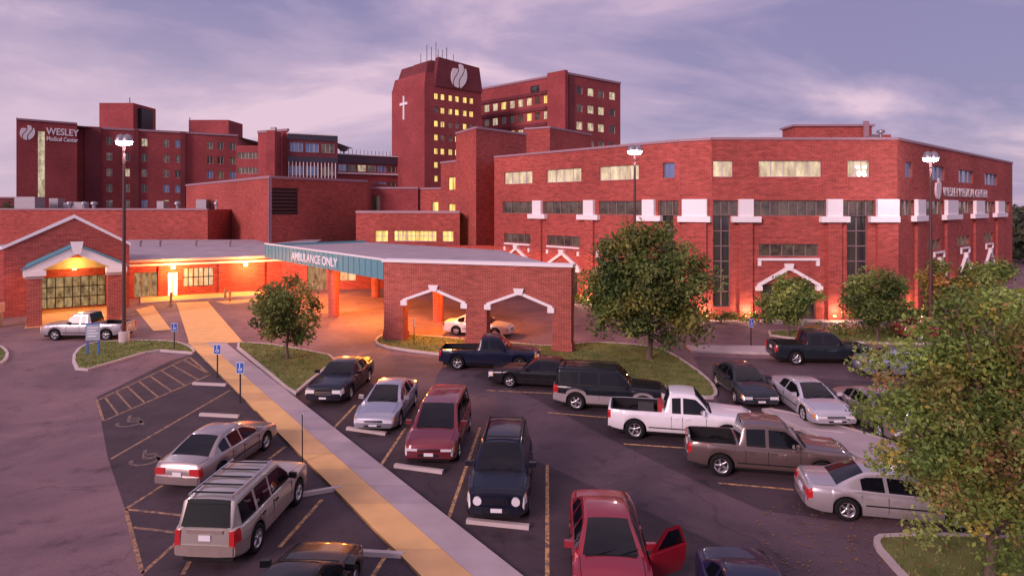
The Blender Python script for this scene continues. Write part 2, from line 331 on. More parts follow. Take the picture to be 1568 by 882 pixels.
def line(a,b,w=.11,mat=YEL,part='stall_lines'):
    d,n,l=frame(a,b); pm.face(part,mat,[(a[0]-n[0]*w/2,a[1]-n[1]*w/2,.016),(a[0]+n[0]*w/2,a[1]+n[1]*w/2,.016),(b[0]+n[0]*w/2,b[1]+n[1]*w/2,.016),(b[0]-n[0]*w/2,b[1]-n[1]*w/2,.016)][::-1])
for s_ in [(545,620,510,657),(621,655,583,713),(735,655,687,793),(838,712,838,900),(1000,845,1010,900),
    (437,684,412,703),(493,765,428,838),(597,840,560,900),(352,598,170,703),(290,547,152,612),
    (745,598,852,603),(838,632,935,640),(955,680,1075,688),(1100,740,1215,750),(1180,622,1220,655),(1300,650,1350,690),
    (148,612,158,645),(158,645,322,574),(322,574,290,547),
    (192,780,218,878),(192,780,262,735),(192,780,285,790),(204,808,288,818),(218,878,285,818),(290,860,280,880)]:
    line(G(s_[0],s_[1]),G(s_[2],s_[3]),mat=YEL if s_[0]>360 else YELF)
for i in range(8):
    t=i/8+.06; a=(152+(290-152)*t,612+(547-612)*t); tb=min(1,t+.08); b_=(158+(322-158)*tb,645+(574-645)*tb); line(G(*a),G(b_[0],b_[1]),.09,YELF)
def wheelchair(c,s,ang):
    ca,sa=math.cos(ang),math.sin(ang)
    def T(x,y): return (c[0]+s*(x*ca-y*sa),c[1]+s*(x*sa+y*ca))
    for i in range(14):
        a0=math.radians(-200+i*18); a1=math.radians(-200+(i+1)*18); line(T(.4*math.cos(a0),.4*math.sin(a0)),T(.4*math.cos(a1),.4*math.sin(a1)),.13,FADE,'wheelchair_symbols')
    for p,q in (((-.1,.8),(-.05,.15)),((-.05,.15),(.35,.12)),((.35,.12),(.5,-.4)),((-.08,.5),(.3,.48)),((-.12,.82),(-.1,1.0))): line(T(*p),T(*q),.13,FADE,'wheelchair_symbols')
wheelchair(G(198,648),1.1,.4); wheelchair(G(222,705),1.1,.4)
pm.finish()
def inset(pts,w):
    a=sum(pts[i][0]*pts[(i+1)%len(pts)][1]-pts[(i+1)%len(pts)][0]*pts[i][1] for i in range(len(pts)))
    if a<0: pts=pts[::-1]
    q=[]; n=len(pts)
    for i in range(n):
        p0,p1,p2=pts[i-1],pts[i],pts[(i+1)%n]; tx,ty=p2[0]-p0[0],p2[1]-p0[1]; l=math.hypot(tx,ty) or 1
        q.append((p1[0]-ty/l*w,p1[1]+tx/l*w))
    return pts,q
tuft_areas=[]
def island(name,px,mat=None,kw=.16,h=.13,it=2,tuft=True):
    pts=[G(*p) for p in px]
    if it: pts=smoothpoly(pts,it)
    o,i_=inset(pts,kw); c=o[0]; b=Build(name,(c[0],c[1],0)); n=len(o)
    for k in range(n):
        p,q,r,s=o[k],o[(k+1)%n],i_[(k+1)%n],i_[k]
        b.face('kerb',CONL,[(p[0],p[1],.004),(q[0],q[1],.004),(q[0],q[1],h),(p[0],p[1],h)])
        b.face('kerb',CONL,[(p[0],p[1],h),(q[0],q[1],h),(r[0],r[1],h),(s[0],s[1],h)])
        b.face('kerb',CONL,[(s[0],s[1],h),(r[0],r[1],h),(r[0],r[1],h-.05),(s[0],s[1],h-.05)])
    b.face('grass' if (mat is None or mat is GRASS) else 'paving',mat or GRASS,[(p[0],p[1],h-.02) for p in i_])
    if (mat is None or mat is GRASS) and tuft: tuft_areas.append(i_)
    b.finish()
island('grass_island',[(352,526),(400,565),(450,609),(462,598),(490,574),(524,549),(450,534),(400,527)],it=1)
island('grass_island',[(122,532),(108,550),(118,573),(180,555),(236,538),(272,541),(302,543),(292,531),(262,523),(190,523),(150,525)],it=1)
island('grass_island',[(572,522),(578,531),(640,541),(720,549),(800,554),(868,557),(900,568),(950,583),(1010,597),(1060,608),(1090,613),(1101,606),(1092,588),(1068,568),(1035,546),(1010,534),(960,528),(900,525),(860,533),(740,523),(640,515),(590,511)],it=1)
island('concrete_median',[(1160,630),(1185,628),(1290,655),(1395,688),(1420,720),(1370,722),(1330,712),(1250,672)],mat=CON,it=1)
island('grass_island',[(1335,830),(1350,822),(1500,822),(1700,840),(1700,960),(1450,960),(1345,850)],it=1)
island('grass_verge',[(1050,531),(1200,533),(1420,547),(1700,560),(1700,572),(1420,557),(1200,544),(1060,540)],mat=CON,it=0)
island('planting_bed',[(1175,506),(1400,506),(1520,515),(1520,528),(1340,528),(1180,518)],it=1)
island('building_apron',[(880,470),(1000,480),(1090,495),(1390,497),(1480,450),(1440,455),(1375,488),(1090,485),(1000,473),(880,462)],mat=CON,it=0)
island('planting_bed',[(0,560),(12,552),(14,540),(0,530),(-40,530),(-40,565)],it=1)
island('entry_walk',[(215,466),(330,458),(430,452),(430,446),(330,450),(215,456)],mat=CONY,it=0)
sheet('entry_walk_paving',CONY,[G(270,464),G(318,462),G(372,524),G(335,526),G(290,526)],.018)
sheet('entry_walk_paving',CONY,[G(208,474),G(234,468),G(262,505),G(235,507)],.018)
sheet('entry_walk_paving',CONY,[G(330,462),G(430,455),G(430,459),G(345,466)],.0185)
bl=[];bf=[];rng=np.random.RandomState(3)
def inpoly(x,y,P):
    c=False;j=len(P)-1
    for i in range(len(P)):
        if (P[i][1]>y)!=(P[j][1]>y) and x<(P[j][0]-P[i][0])*(y-P[i][1])/(P[j][1]-P[i][1])+P[i][0]: c=not c
        j=i
    return c
for P in tuft_areas:
    xs=[p[0] for p in P]; ys=[p[1] for p in P]; A=(max(xs)-min(xs))*(max(ys)-min(ys)); n=int(min(9000,A*45))
    for _ in range(n):
        x=rng.uniform(min(xs),max(xs)); y=rng.uniform(min(ys),max(ys))
        if not inpoly(x,y,P): continue
        a=rng.uniform(0,6.28); h_=rng.uniform(.05,.13); wd=.03; o=len(bl)
        bl+= [(x-wd*math.cos(a),y-wd*math.sin(a),.11),(x+wd*math.cos(a),y+wd*math.sin(a),.11),(x+rng.uniform(-.05,.05),y+rng.uniform(-.05,.05),.11+h_)]; bf.append((o,o+1,o+2))
me=bpy.data.meshes.new('grass'); me.from_pydata(bl,[],bf); me.materials.append(GRASS); o=bpy.data.objects.new('grass',me); sc.collection.objects.link(o)
LITTER=simple('leaf_litter',(.22,.12,.05),.9,var=.5,scale=40); bl=[];bf=[]
for (cx_,cy_,rr_,n_) in ((G(440,560)+(3.2,350)),(G(1000,575)+(5,700)),(G(1400,840)+(4,500)),(G(1300,545)+(7,400)),(G(250,545)+(3,120))):
    for _ in range(n_):
        a=rng.uniform(0,6.28); q_=rr_*rng.uniform()**.6; x=cx_+q_*math.cos(a); y=cy_+q_*math.sin(a)*.8; t=rng.uniform(0,6.28); s=rng.uniform(.03,.07); o=len(bl); zt_=.16 if any(inpoly(x,y,P) for P in tuft_areas) else .022
        for k_ in range(4): bl.append((x+s*math.cos(t+k_*1.57)*(1 if k_%2 else .6),y+s*math.sin(t+k_*1.57)*(1 if k_%2 else .6),zt_+rng.uniform(0,.012)))
        bf.append((o,o+1,o+2,o+3))
me=bpy.data.meshes.new('fallen_leaves'); me.from_pydata(bl,[],bf); me.materials.append(LITTER); o=bpy.data.objects.new('fallen_leaves',me); sc.collection.objects.link(o)
for (x,y,ang) in [(321,590,-.15),(336,638,-.15),(561,662,-.35),(641,720,-.3),(762,805,-.2),(566,850,-.1),(478,757,.4),(1253,662,-.3)]:
    p=G(x,y); b=Build('wheel_stop',(p[0],p[1],.014),ang,True)
    prof=[(-.09,0),(-.07,.11),(.07,.11),(.09,0)]
    rows=[[(xx,a,z) for a,z in prof] for xx in (-.9,-.86,.86,.9)]
    b.grid('block',CONL,[r[::-1] for r in rows]); b.face('block',CONL,rows[0]); b.face('block',CONL,rows[-1][::-1]); b.finish()

# ------------------------------------------------------------ office building (right)
P0=(-1.9,68.9);Pa=(13.45,51.5);P1=(15.6,50);P2=(30.1,50);P3=(61.3,78.4);ZT=14.2
ob=Build('brick_office_building',(22,60,0))
TOPZ=(11.25,12.5); BZ=(8.2,9.4)
facade(ob,BR,P0,Pa,0,ZT,pops(P0,Pa,[(772,815,*TOPZ,GL,4,1,FRAMEW),(837,890,*TOPZ,GL,4,1,FRAMEW),(918,978,*TOPZ,GL,4,1,FRAMEW),(1015,1033,*TOPZ,GB,1,1,FRAME),
  (770,818,*BZ,GM,4),(832,897,*BZ,GM,5),(917,984,*BZ,GM,5),(1008,1039,*BZ,GM,3),
  (772,812,5.15,6.1,GM,4),(838,888,5.15,6.1,GM,4),(918,975,5.15,6.1,GM,4),(1013,1031,1.0,8.2,GD,1,6),
  (775,810,0,3.4,GD,2,1),(840,884,0,3.4,GD,2,1),(922,965,0,3.4,GD,2,1)]))
facade(ob,BR,Pa,P1,0,ZT,[])
facade(ob,BR,P1,P2,0,ZT,pops(P1,P2,[(1092,1122,*TOPZ,GL,2,1,FRAMEW),(1162,1258,*TOPZ,GL,5,1,FRAMEW),(1298,1332,*TOPZ,GL,3,1,FRAMEW),
  (1092,1130,*BZ,GM,3),(1152,1265,*BZ,GM,8),(1288,1340,*BZ,GM,4),(1162,1253,5.05,6.0,GM,5),
  (1092,1118,1.1,8.2,GD,2,6),(1297,1328,1.1,8.2,GD,2,6),(1166,1249,0,2.9,GD,4,1)]))
facade(ob,BR,P2,P3,0,ZT,pops(P2,P3,[(1386,1397,*TOPZ,GB,1),(1427,1446,*TOPZ,GB,2),(1468,1490,*TOPZ,GB,3),(1508,1527,*TOPZ,GB,3),
  (1379,1400,*BZ,GM,3),(1413,1445,*BZ,GM,4),(1463,1490,*BZ,GM,4),(1504,1523,*BZ,GM,4),(1535,1546,*BZ,GM,2),
  (1420,1440,5.05,6.0,GM,3),(1465,1485,5.05,6.0,GM,3),(1505,1521,5.05,6.0,GM,3),(1427,1446,0,3.0,GD,2),(1469,1486,0,3.0,GD,2),(1507,1521,0,3.0,GD,2)]))
P4=(61.3,110);P5=(-1.9,110)
facade(ob,BR,P3,P4,0,ZT,[]); facade(ob,BR,P4,P5,0,ZT,[]); facade(ob,BR,P5,P0,0,ZT,[])
ob.face('roof',ROOF,[(p[0],p[1],ZT-.3) for p in (P0,Pa,P1,P2,P3,P4,P5)])
for a,b_ in ((P0,Pa),(Pa,P1),(P1,P2),(P2,P3)): coping(ob,a,b_,ZT+.02,.2,.08)
def capital(pa,pb,x0,x1,x2,x3,part='white_capitals'):
    d,n,l=frame(pa,pb); a,b_,c,e_=[min(l,max(0,U(pa,pb,x))) for x in (x0,x1,x2,x3)]
    ob.wb(part,WHITE,pa,d,n,b_,c,8.1,9.5,.004,.30); ob.wb(part,WHITE,pa,d,n,a,e_,7.7,8.16,.006,.42)
    ob.wb('pilasters',BR,pa,d,n,b_+.05,c-.05,.0,7.69,.004,.24)
for q in ((812,818,831,838),(887,896,911,919),(976,986,1004,1015)): capital(P0,Pa,*q)
capital(Pa,P1,1040,1046,1084,1090)
for q in ((1119,1130,1152,1163),(1254,1265,1288,1298),(1329,1341,1375,1375)): capital(P1,P2,*q)
for q in ((1395,1400,1412,1417),(1442,1446,1462,1467),(1486,1490,1503,1507),(1520,1524,1534,1537)): capital(P2,P3,*q)
for pa,pb,xc,hw,ze,zp in ((P0,Pa,792,2.0,3.5,4.75),(P0,Pa,862,2.2,3.3,4.6),(P0,Pa,943,2.2,3.2,4.5),(P1,P2,1207,2.45,2.9,4.3),(P2,P3,1437,1.6,3.0,4.2),(P2,P3,1477,1.6,3.0,4.2),(P2,P3,1514,1.6,3.0,4.2)):
    d,n,l=frame(pa,pb); uc=U(pa,pb,xc); gable(ob,pa,d,n,uc,hw,ze,zp,.26,.0,.25)
    ob.wb('sill_band',WHITE,pa,d,n,uc-hw*.98,uc+hw*.98,4.72,4.9,.003,.14) if zp<4.6 else ob.wb('sill_band',WHITE,pa,d,n,uc-hw*.98,uc+hw*.98,4.95,5.1,.003,.12)
    for sg in (-1,1): ob.wb('sill_band_ends',WHITE,pa,d,n,uc+sg*hw*.93-.12,uc+sg*hw*.93+.12,4.3,4.7,.003,.16)
d,n,l=frame(P2,P3)
text(ob,'WESLEY MEDICAL CENTER',P2,d,n,U(P2,P3,1443),9.85,1.2,LETTER,.05,sx=1.16,off=0)
flame(ob,P2,d,n,U(P2,P3,1435),10.5,.95,LETTER)
for pa,pb,x in ((P0,Pa,905),(Pa,P1,1084),(P1,P2,1140),(P1,P2,1275),(P2,P3,1392),(P2,P3,1455)):
    d,n,l=frame(pa,pb); u=U(pa,pb,x); q=(pa[0]+d[0]*u+n[0]*.8,pa[1]+d[1]*u+n[1]*.8)
    ob.wb('uplight_fixtures',LAMPO,pa,d,n,u-.08,u+.08,.38,.46,.26,.38); plight(ob,(q[0],q[1],.9),130,(1,.58,.32),.1)
ob.box('penthouse',BR,28.3,36,64,67,ZT-.3,16.9); ob.box('penthouse_cap',COPE,28.1,36.2,63.8,67.2,16.9,17.1); ob.box('penthouse_low',BR,36.0,38.5,65,68,ZT-.3,16.2); ob.box('penthouse_fin',COPE,35.0,35.5,63.6,63.79,14,17.4)
ob.box('roof_unit',GREYM,29.2,29.9,52,53,ZT,ZT+.5); ob.lathe('vent',GREYM,[(.12,0),(.12,.9),(.3,.9),(.3,1.1),(0,1.2)],(29.5,51.2,ZT-.3),10)
ob.finish()
# ------------------------------------------------------------ stair tower + connecting blocks
sb=Build('brick_stair_tower',(-4,76,0))
A_=PX(698,79);B_=PX(729,73);C_=PX(806,80);
facade(sb,BR,A_,B_,0,17.9,[]); facade(sb,BR,B_,C_,0,17.9,[]); D_=(C_[0]-5,C_[1]+8)
facade(sb,BR,C_,D_,0,17.9,[]); facade(sb,BR,D_,A_,0,17.9,[]); sb.face('roof',ROOF,[(p[0],p[1],17.6) for p in (A_,B_,C_,D_)])
for a,b_ in ((A_,B_),(B_,C_)): coping(sb,a,b_,17.9,.25,.08)
a=PX(803,96);b_=PX(842,94);c_=PX(905,104)
facade(sb,BR,a,b_,0,20.5,[],part='rear_block'); facade(sb,BR,b_,c_,0,20.5,[],part='rear_block'); coping(sb,a,b_,20.5); coping(sb,b_,c_,20.5)
sb.face('roof',ROOF,[(a[0],a[1],20.3),(b_[0],b_[1],20.3),(c_[0],c_[1],20.3),(c_[0]-8,c_[1]+10,20.3)])
a=PX(675,84);b_=PX(702,80)
facade(sb,BR,a,b_,0,14.6,pops(a,b_,[(686,697,11.0,12.6,GY,1,1),(686,697,7.7,9.2,GY,1,1)]),part='link_block'); coping(sb,a,b_,14.6)
sb.face('roof',ROOF,[(a[0],a[1],14.4),(b_[0],b_[1],14.4),(b_[0],b_[1]+10,14.4),(a[0],a[1]+10,14.4)])
a=PX(636,92);b_=PX(690,88)
facade(sb,BR,a,b_,0,11.4,pops(a,b_,[(661,671,8.0,9.5,GY,1,1)]),part='link_block'); coping(sb,a,b_,11.4)
sb.finish()
# ------------------------------------------------------------ middle brick block
mb=Build('brick_clinic_block',(-25,85,0))
a=PX(285,106);b_=PX(413,75);c_=PX(562,88)
facade(mb,BR,a,b_,0,12.3,pops(a,b_,[(330,336,6.0,7.5,GD)]),part='walls'); 
facade(mb,BR,b_,c_,0,12.3,pops(b_,c_,[(416,457,7.9,11.1,DARKM,1,1)]))
for k in range(7):
    d,n,l=frame(b_,c_); mb.wb('louvres',POLE,b_,d,n,U(b_,c_,417),U(b_,c_,456),8.05+k*.43,8.25+k*.43,-.18,-.06)
mb.wb('downpipe',COPE,b_,frame(b_,c_)[0],frame(b_,c_)[1],-.2,.25,0,12.3,.0,.06)
coping(mb,a,b_,12.35,.3,.1); coping(mb,b_,c_,12.35,.3,.1)
facade(mb,BRF,c_,(c_[0],125),0,12.3,[]); facade(mb,BRF,(c_[0],125),a,0,12.3,[])
mb.face('roof',ROOF,[(a[0],a[1],12.1),(b_[0],b_[1],12.1),(c_[0],c_[1],12.1),(c_[0],125,12.1)])
a=PX(545,76);b_=PX(704,74)
facade(mb,BR,a,b_,0,8.2,pops(a,b_,[(574,594,4.75,6.05,GY,2,2,FRAMEW),(603,668,4.85,6.05,GY,10,2,FRAMEW),(677,694,4.85,6.05,GY,2,2,FRAMEW)]),part='low_wing'); coping(mb,a,b_,8.25,.3,.1)
mb.face('roof',ROOF,[(a[0],a[1],8.1),(b_[0],b_[1],8.1),(b_[0],b_[1]+16,8.1),(a[0],a[1]+16,8.1)])
a=PX(560,91);b_=PX(640,91)
facade(mb,BRF,a,b_,0,11.5,pops(a,b_,[(562,582,8.3,10.4,GD)]),part='recess_wall'); coping(mb,a,b_,11.5)
mb.finish()
lw=Build('brick_low_building',(-60,85,0))
a=(-95,84);b_=PX(318,80)
facade(lw,BR,a,b_,0,8.5,pops(a,b_,[(120,128,6,7,GD)])); coping(lw,a,b_,8.55,.2,.12,COPE); lw.face('roof',ROOF,[(a[0],a[1],8.4),(b_[0],b_[1],8.4),(b_[0],110,8.4),(a[0],110,8.4)])
facade(lw,BR,b_,(b_[0]+.01,96),0,8.5,[])
for x in (30,75,97,112,240,300,330):
    p=PX(x,92); lw.box('roof_units',GREYM,p[0],p[0]+random.uniform(.8,2),p[1],p[1]+1.5,8.4,9+random.uniform(.3,1.1)); 
    lw.lathe('roof_vents',GREYM,[(.25,0),(.25,.8),(.5,.8),(.4,1.1),(0,1.2)],(p[0]+3,p[1],8.4),10)
p=PX(22,88); lw.box('chiller',GREYM,p[0],p[0]+2.8,88,90,8.4,10.2)
lw.finish()
# ------------------------------------------------------------ one storey clinic front
cl=Build('brick_clinic_entrance',(-33,64,0))
a=PX(188,61.5);b_=PX(432,68)
facade(cl,BR,a,b_,0,3.5,pops(a,b_,[(205,241,.1,2.5,GLOB,3,1),(257,272,0,2.4,GH,2,1,FRAMEW),(280,327,.9,2.75,GL,6,2,DARKM)]))
d,n,l=frame(a,b_); cl.wb('fascia_trim',WHITE,a,d,n,-.1,l+.2,3.12,3.32,.004,.16); cl.wb('fascia_trim',CONL,a,d,n,-.1,l+.2,3.5,3.75,-.1,.35)
cl.face('roof',ROOF,[(a[0]-.2,a[1]-.3,3.75),(b_[0]+.2,b_[1]-.3,3.75),(b_[0]+1,79,4.8),(a[0]-10,79,4.8)])
for x in (265,376):
    u=U(a,b_,x); cl.wb('sconce',LAMPO,a,d,n,u-.18,u+.18,2.75,3.05,.01,.2)
    q=(a[0]+d[0]*u+n[0]*1.4,a[1]+d[1]*u+n[1]*1.4,2.8); plight(cl,q,1000,(1,.40,.09),.15)
for x in (248,340,400):
    u=U(a,b_,x); cl.wb('pilasters',BR,a,d,n,u-.3,u+.3,0,3.1,.004,.18)
for x in (215,245,300,352):
    p=PX(x,72); cl.lathe('roof_vents',GREYM,[(.12,0),(.12,.7),(.22,.7),(.18,.9),(0,.95)],(p[0],p[1],4.2),8)
e0=b_;e1=PX(757,71)
facade(cl,BR,e0,e1,0,4.6,pops(e0,e1,[(470,500,0,2.6,GLOB,3,1),(520,545,.9,2.6,GL,2,1)]),part='rear_wall')
cl.finish()
# entrance pavilion, square to the walkway
pv=Build('entrance_pavilion',(-36,53,0))
DV=(.8114,.5845); NV=(.5845,-.8114)
def W_(u,w): return (C0[0]+DV[0]*u+NV[0]*w, C0[1]+DV[1]*u+NV[1]*w)
C0=(-33.35,49.05)
DW=6.2
eL=4.7; eR=4.0
wl=W_(-eL,-DW); wr=W_(eR,-DW); d,n,l=frame(wl,wr)
oa,oc=eL-2.75,eL+2.6
facade(pv,BR,wl,wr,0,5.6,[(oa,oc,0,3.5,None)],depth=.5)
uc=eL
pv.ext('gable_wall',BR,wl,d,n,[(0,5.6),(l,5.6),(uc,8.0)],-.3,0)
for ue,sg in ((0,-1),(l,1)): pv.ext('gable_coping',WHITE,wl,d,n,[(ue+.1*sg,5.72),(ue+.1*sg,5.48),(uc,7.95),(uc,8.24)],-.35,.12+.002*sg)
far=(wl[0]-22,wl[1]-3)
facade(pv,BR,far,wl,0,5.6,[]); coping(pv,far,wl,5.6,.24,.1,WHITE)
ga=(wl[0]+d[0]*oa-n[0]*2.6,wl[1]+d[1]*oa-n[1]*2.6); gb=(wl[0]+d[0]*oc-n[0]*2.6,wl[1]+d[1]*oc-n[1]*2.6)
facade(pv,BR,ga,gb,0,3.5,[(.25,oc-oa-.25,.1,2.8,GLOB,8,3,DARKM)],part='lobby_wall',depth=.12)
ia=(wl[0]+d[0]*oa-n[0]*.5,wl[1]+d[1]*oa-n[1]*.5); ib=(wl[0]+d[0]*oc-n[0]*.5,wl[1]+d[1]*oc-n[1]*.5)
pv.face('lobby_sides',BR,[ia+(0,),ga+(0,),ga+(3.5,),ia+(3.5,)]); pv.face('lobby_sides',BR,[gb+(0,),ib+(0,),ib+(3.5,),gb+(3.5,)])
SOF=simple('soffit_warm',(.6,.42,.25),.7)
pv.face('lobby_ceiling',SOF,[ia+(3.499,),ib+(3.499,),gb+(3.499,),ga+(3.499,)])
sheet('lobby_paving',CONY,[W_(-3.2,.4),W_(3.2,.4),gb,ga],.02)
bk=W_(eR,-15); bl_=W_(-eL,-24)
facade(pv,BR,wr,bk,0,5.2,[]); pv.face('roof',ROOF,[(wl[0],wl[1],5.3),(wr[0],wr[1],5.3),bk+(5.0,),bl_+(5.0,)]); pv.face('roof',ROOF,[far+(5.3,),wl+(5.3,),bl_+(5.0,),(far[0]-6,bl_[1],5.0)])
hw=3.25
for cu_ in (-2.62,2.45):
    pv.wb('portico_columns',BRW,C0,DV,NV,cu_-.46,cu_+.46,0,3.55,-.95,-.05); pv.wb('column_caps',CONL,C0,DV,NV,cu_-.54,cu_+.54,3.55,3.75,-1.02,.02)
for w0,w1,m,pn,th,top in ((-.4,.1,WHITE,'portico_gable',.62,5.95),(-DW-.02,-.4,TEAL,'portico_roof',.14,5.9)):
    for sg in (-1,1): pv.ext(pn,m,C0,DV,NV,[(0,top),(sg*hw,4.25),(sg*hw,4.25-th),(0,top-th*1.1)],w0,w1+.002*sg)
for sg in (-1,1):
    pv.ext('gable_edge',TEAL,C0,DV,NV,[(0,6.06),(sg*(hw+.15),4.33),(sg*(hw+.15),4.2),(0,5.94)],-.3,.2+.002*sg)
    u_a,u_b=sorted((sg*1.9,sg*3.3)); pv.wb('eave_blocks',WHITE,C0,DV,NV,u_a,u_b,3.755,4.15,-1.1,.15)
    u_a,u_b=sorted((sg*2.75,sg*3.1)); pv.wb('side_beams',WHITE,C0,DV,NV,u_a,u_b,3.5,4.05,-DW,-1.11)
pv.ext('portico_soffit',SOF,C0,DV,NV,[(-2.7,4.02),(2.7,4.02),(.6,4.9),(-.6,4.9)],-2.2,-2.1)
pv.ext('keystone',WHITE,C0,DV,NV,[(-.25,5.3),(.25,5.3),(.42,6.25),(-.42,6.25)],.2,.28)
q=W_(0,-DW-1.6); plight(pv,(q[0],q[1],3.1),90,(1,.55,.2),.2)
pv.wb('wall_lamp',LAMPO,wl,d,n,uc-.15,uc+.15,3.6,3.8,.05,.2); q=W_(0,-DW+1.6); plight(pv,(q[0],q[1],3.5),300,(1,.42,.08),.15)
q=W_(0,-1.3); plight(pv,(q[0],q[1],4.3),150,(1,.5,.12),.1)
q=W_(-5.2,-1.2); pv.box('mail_cabinet',GREYM,q[0]-.4,q[0]+.4,q[1],q[1]+.6,.01,1.1); pv.box('mail_cabinet_top',simple('sign_salmon',(.6,.36,.32),.5),q[0]-.5,q[0]+.5,q[1]-.1,q[1]+.7,1.1,1.8)
pv.finish()
# ------------------------------------------------------------ ambulance canopy + arch wall
ca=Build('ambulance_canopy',(-8,52,0))
A=(-23.6,61.5);B=(-8.6,43.3);C=(3.4,39.8);D=(-1,56);E=(-15.5,68)
poly=[A,B,C,D,E]
ca.prism('canopy_slab',SOF,poly,4.15,5.1); ca.face('canopy_roof',ROOF,[(p[0],p[1],5.104) for p in poly])
d,n,l=frame(A,B); ca.wb('fascia',TEAL,A,d,n,-.1,l+.0,4.0,5.3,.004,.12); ca.wb('fascia_cap',WHITE,A,d,n,-.12,l,5.3,5.4,-.1,.16)
for k in range(26): ca.wb('fascia_ribs',TEAL,A,d,n,k*l/26,k*l/26+.07,4.02,5.28,.12,.15)
text(ca,'AMBULANCE ONLY',A,d,n,U(A,B,449),4.3,.95,WHITE,.09,sx=1.12,off=.02)
dd,nn,ll=frame(E,A); ca.wb('fascia_side',TEAL,E,dd,nn,0,ll,4.0,5.3,.004,.12)
for (x,y) in [(511,484),(671,492),(575,455)]:
    p=G(x,y); ca.lathe('columns',BRW,[(.42,0),(.42,3.9),(.55,3.9),(.55,4.14)],(p[0],p[1],0),18)
for p in [(-19,62),(-14.5,56),(-10.5,49.5),(-4.5,46)]:
    ca.box('ceiling_lamp',LAMPO,p[0]-.3,p[0]+.3,p[1]-.3,p[1]+.3,4.05,4.14); plight(ca,(p[0],p[1],3.75),2000,(1,.29,.035),.25)
ca.finish()
aw=Build('brick_arch_wall',(-2,41,0))
a=(-8.55,42.7);b_=(3.6,38.9); d,n,l=frame(a,b_); T=.75
us=[0,U(a,b_,617),U(a,b_,664),U(a,b_,713),U(a,b_,745),U(a,b_,794),U(a,b_,846),l]; ZW=5.25
for i,j in ((0,1),(3,4),(6,7)): aw.wb('piers',BRW,a,d,n,us[i],us[j],0,ZW,-T,0); 
for i in (1,4):
    aw.ext('spandrel',BRW,a,d,n,[(us[i],2.65),(us[i+1],3.45),(us[i+1],ZW),(us[i],ZW)],-T,0); aw.ext('spandrel',BRW,a,d,n,[(us[i+1],3.45),(us[i+2],2.65),(us[i+2],ZW),(us[i+1],ZW)],-T,0)
    hw_=(us[i+2]-us[i])/2
    gable(aw,a,d,n,(us[i]+us[i+2])/2,hw_,2.85,3.66,.17,.003,.07)
aw.wb('coping',WHITE,a,d,n,-.12,l+.12,ZW,ZW+.18,-T-.1,.12)
for i,j in ((0,1),(3,4),(6,7)): aw.wb('pier_base',BRW,a,d,n,us[i]-.06,us[j]+.06,.0,.6,-T-.05,.05)
aw.finish()

# ------------------------------------------------------------ hospital tower
ht=Build('brick_hospital_tower',(-18,150,0))
a=PX(600,150.6);b_=PX(650,140);c_=PX(737,150.6);ZS=35.9
facade(ht,BRF,a,b_,0,ZS,[])
rows=[33.2-3.05*k for k in range(7)]
ops=[]
for r in rows[:]:
    for x in (665,675,687,697,709,719): ops.append((x,x+6,r-.6,r+.7,GY if random.random()<.7 else GM,1,1))
facade(ht,BRF,b_,c_,0,ZS,pops(b_,c_,ops))
ee=(c_[0]-9.2,c_[1]+10.6); facade(ht,BRF,c_,ee,0,ZS,[]); facade(ht,BRF,ee,a,0,ZS,[])
base=[a,b_,c_,ee]; cxm=sum(p[0] for p in base)/4; cym=sum(p[1] for p in base)/4
def sc_(k): return [(cxm+(p[0]-cxm)*k,cym+(p[1]-cym)*k) for p in base]
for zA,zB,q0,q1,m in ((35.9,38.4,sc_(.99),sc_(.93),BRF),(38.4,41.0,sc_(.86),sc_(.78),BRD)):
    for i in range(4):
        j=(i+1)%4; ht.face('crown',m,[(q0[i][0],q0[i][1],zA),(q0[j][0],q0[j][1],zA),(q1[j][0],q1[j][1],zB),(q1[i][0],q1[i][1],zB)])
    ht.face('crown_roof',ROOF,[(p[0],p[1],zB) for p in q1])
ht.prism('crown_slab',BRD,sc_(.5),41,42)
d,n,l=frame(b_,c_); ht.ext('sign_panel',BRD,b_,d,n,[(2.6,35.5),(l+.2,35.5),(l-.8,41.2),(3.6,42.0)],-1.0,.25)
flame(ht,(b_[0]+n[0]*.25,b_[1]+n[1]*.25),d,n,9.2,38.5,2.8)
d2,n2,l2=frame(a,b_); u=U(a,b_,619)
ht.wb('cross',WHITE,a,d2,n2,u-.25,u+.25,28.6,34.0,.01,.25); ht.wb('cross',WHITE,a,d2,n2,u-1.6,u+1.6,31.9,32.5,.01,.26)
for i in range(11):
    x=cxm+random.uniform(-5,5); y=cym+random.uniform(-4,4); hh=random.uniform(1.5,5); ht.box('antennas',DARKM,x-.06,x+.06,y-.06,y+.06,41,42+hh)
ht.finish()
hw_=Build('brick_hospital_wing',(10,160,0))
a=PX(735,171);b_=PX(868,150);c_=PX(950,162.5);ZS=40
ops=[]
for r in (34.6,30.8,27.0,23.2,19.4):
    for x in range(741,835,13): ops.append((x,x+8,r-.9,r+1.0,random.choice([GD,GL,GM,GY,GM,GL]),1,1))
ops+= [(812,826,36.2,38.4,GD,2,1)]
facade(hw_,BRF,a,b_,0,ZS,pops(a,b_,ops))
ops=[]
for r in (36.4,32.2,28.0,23.8,19.6):
    for x in (887,904,920,937): ops.append((x-4,x+5,r-.9,r+1.0,random.choice([GD,GM,GL,GL,GM]),1,1,FRAMEW))
facade(hw_,BRF,b_,c_,0,ZS,pops(b_,c_,ops))
d,n,l=frame(a,b_); hw_.wb('pier',BRF,a,d,n,U(a,b_,842),l+.3,0,ZS+.6,.01,1.0)
for zr in (35.8,32,28.2,24.4,20.6): hw_.wb('floor_bands',BRD,a,d,n,.3,U(a,b_,838),zr+.1,zr+.9,.004,.3)
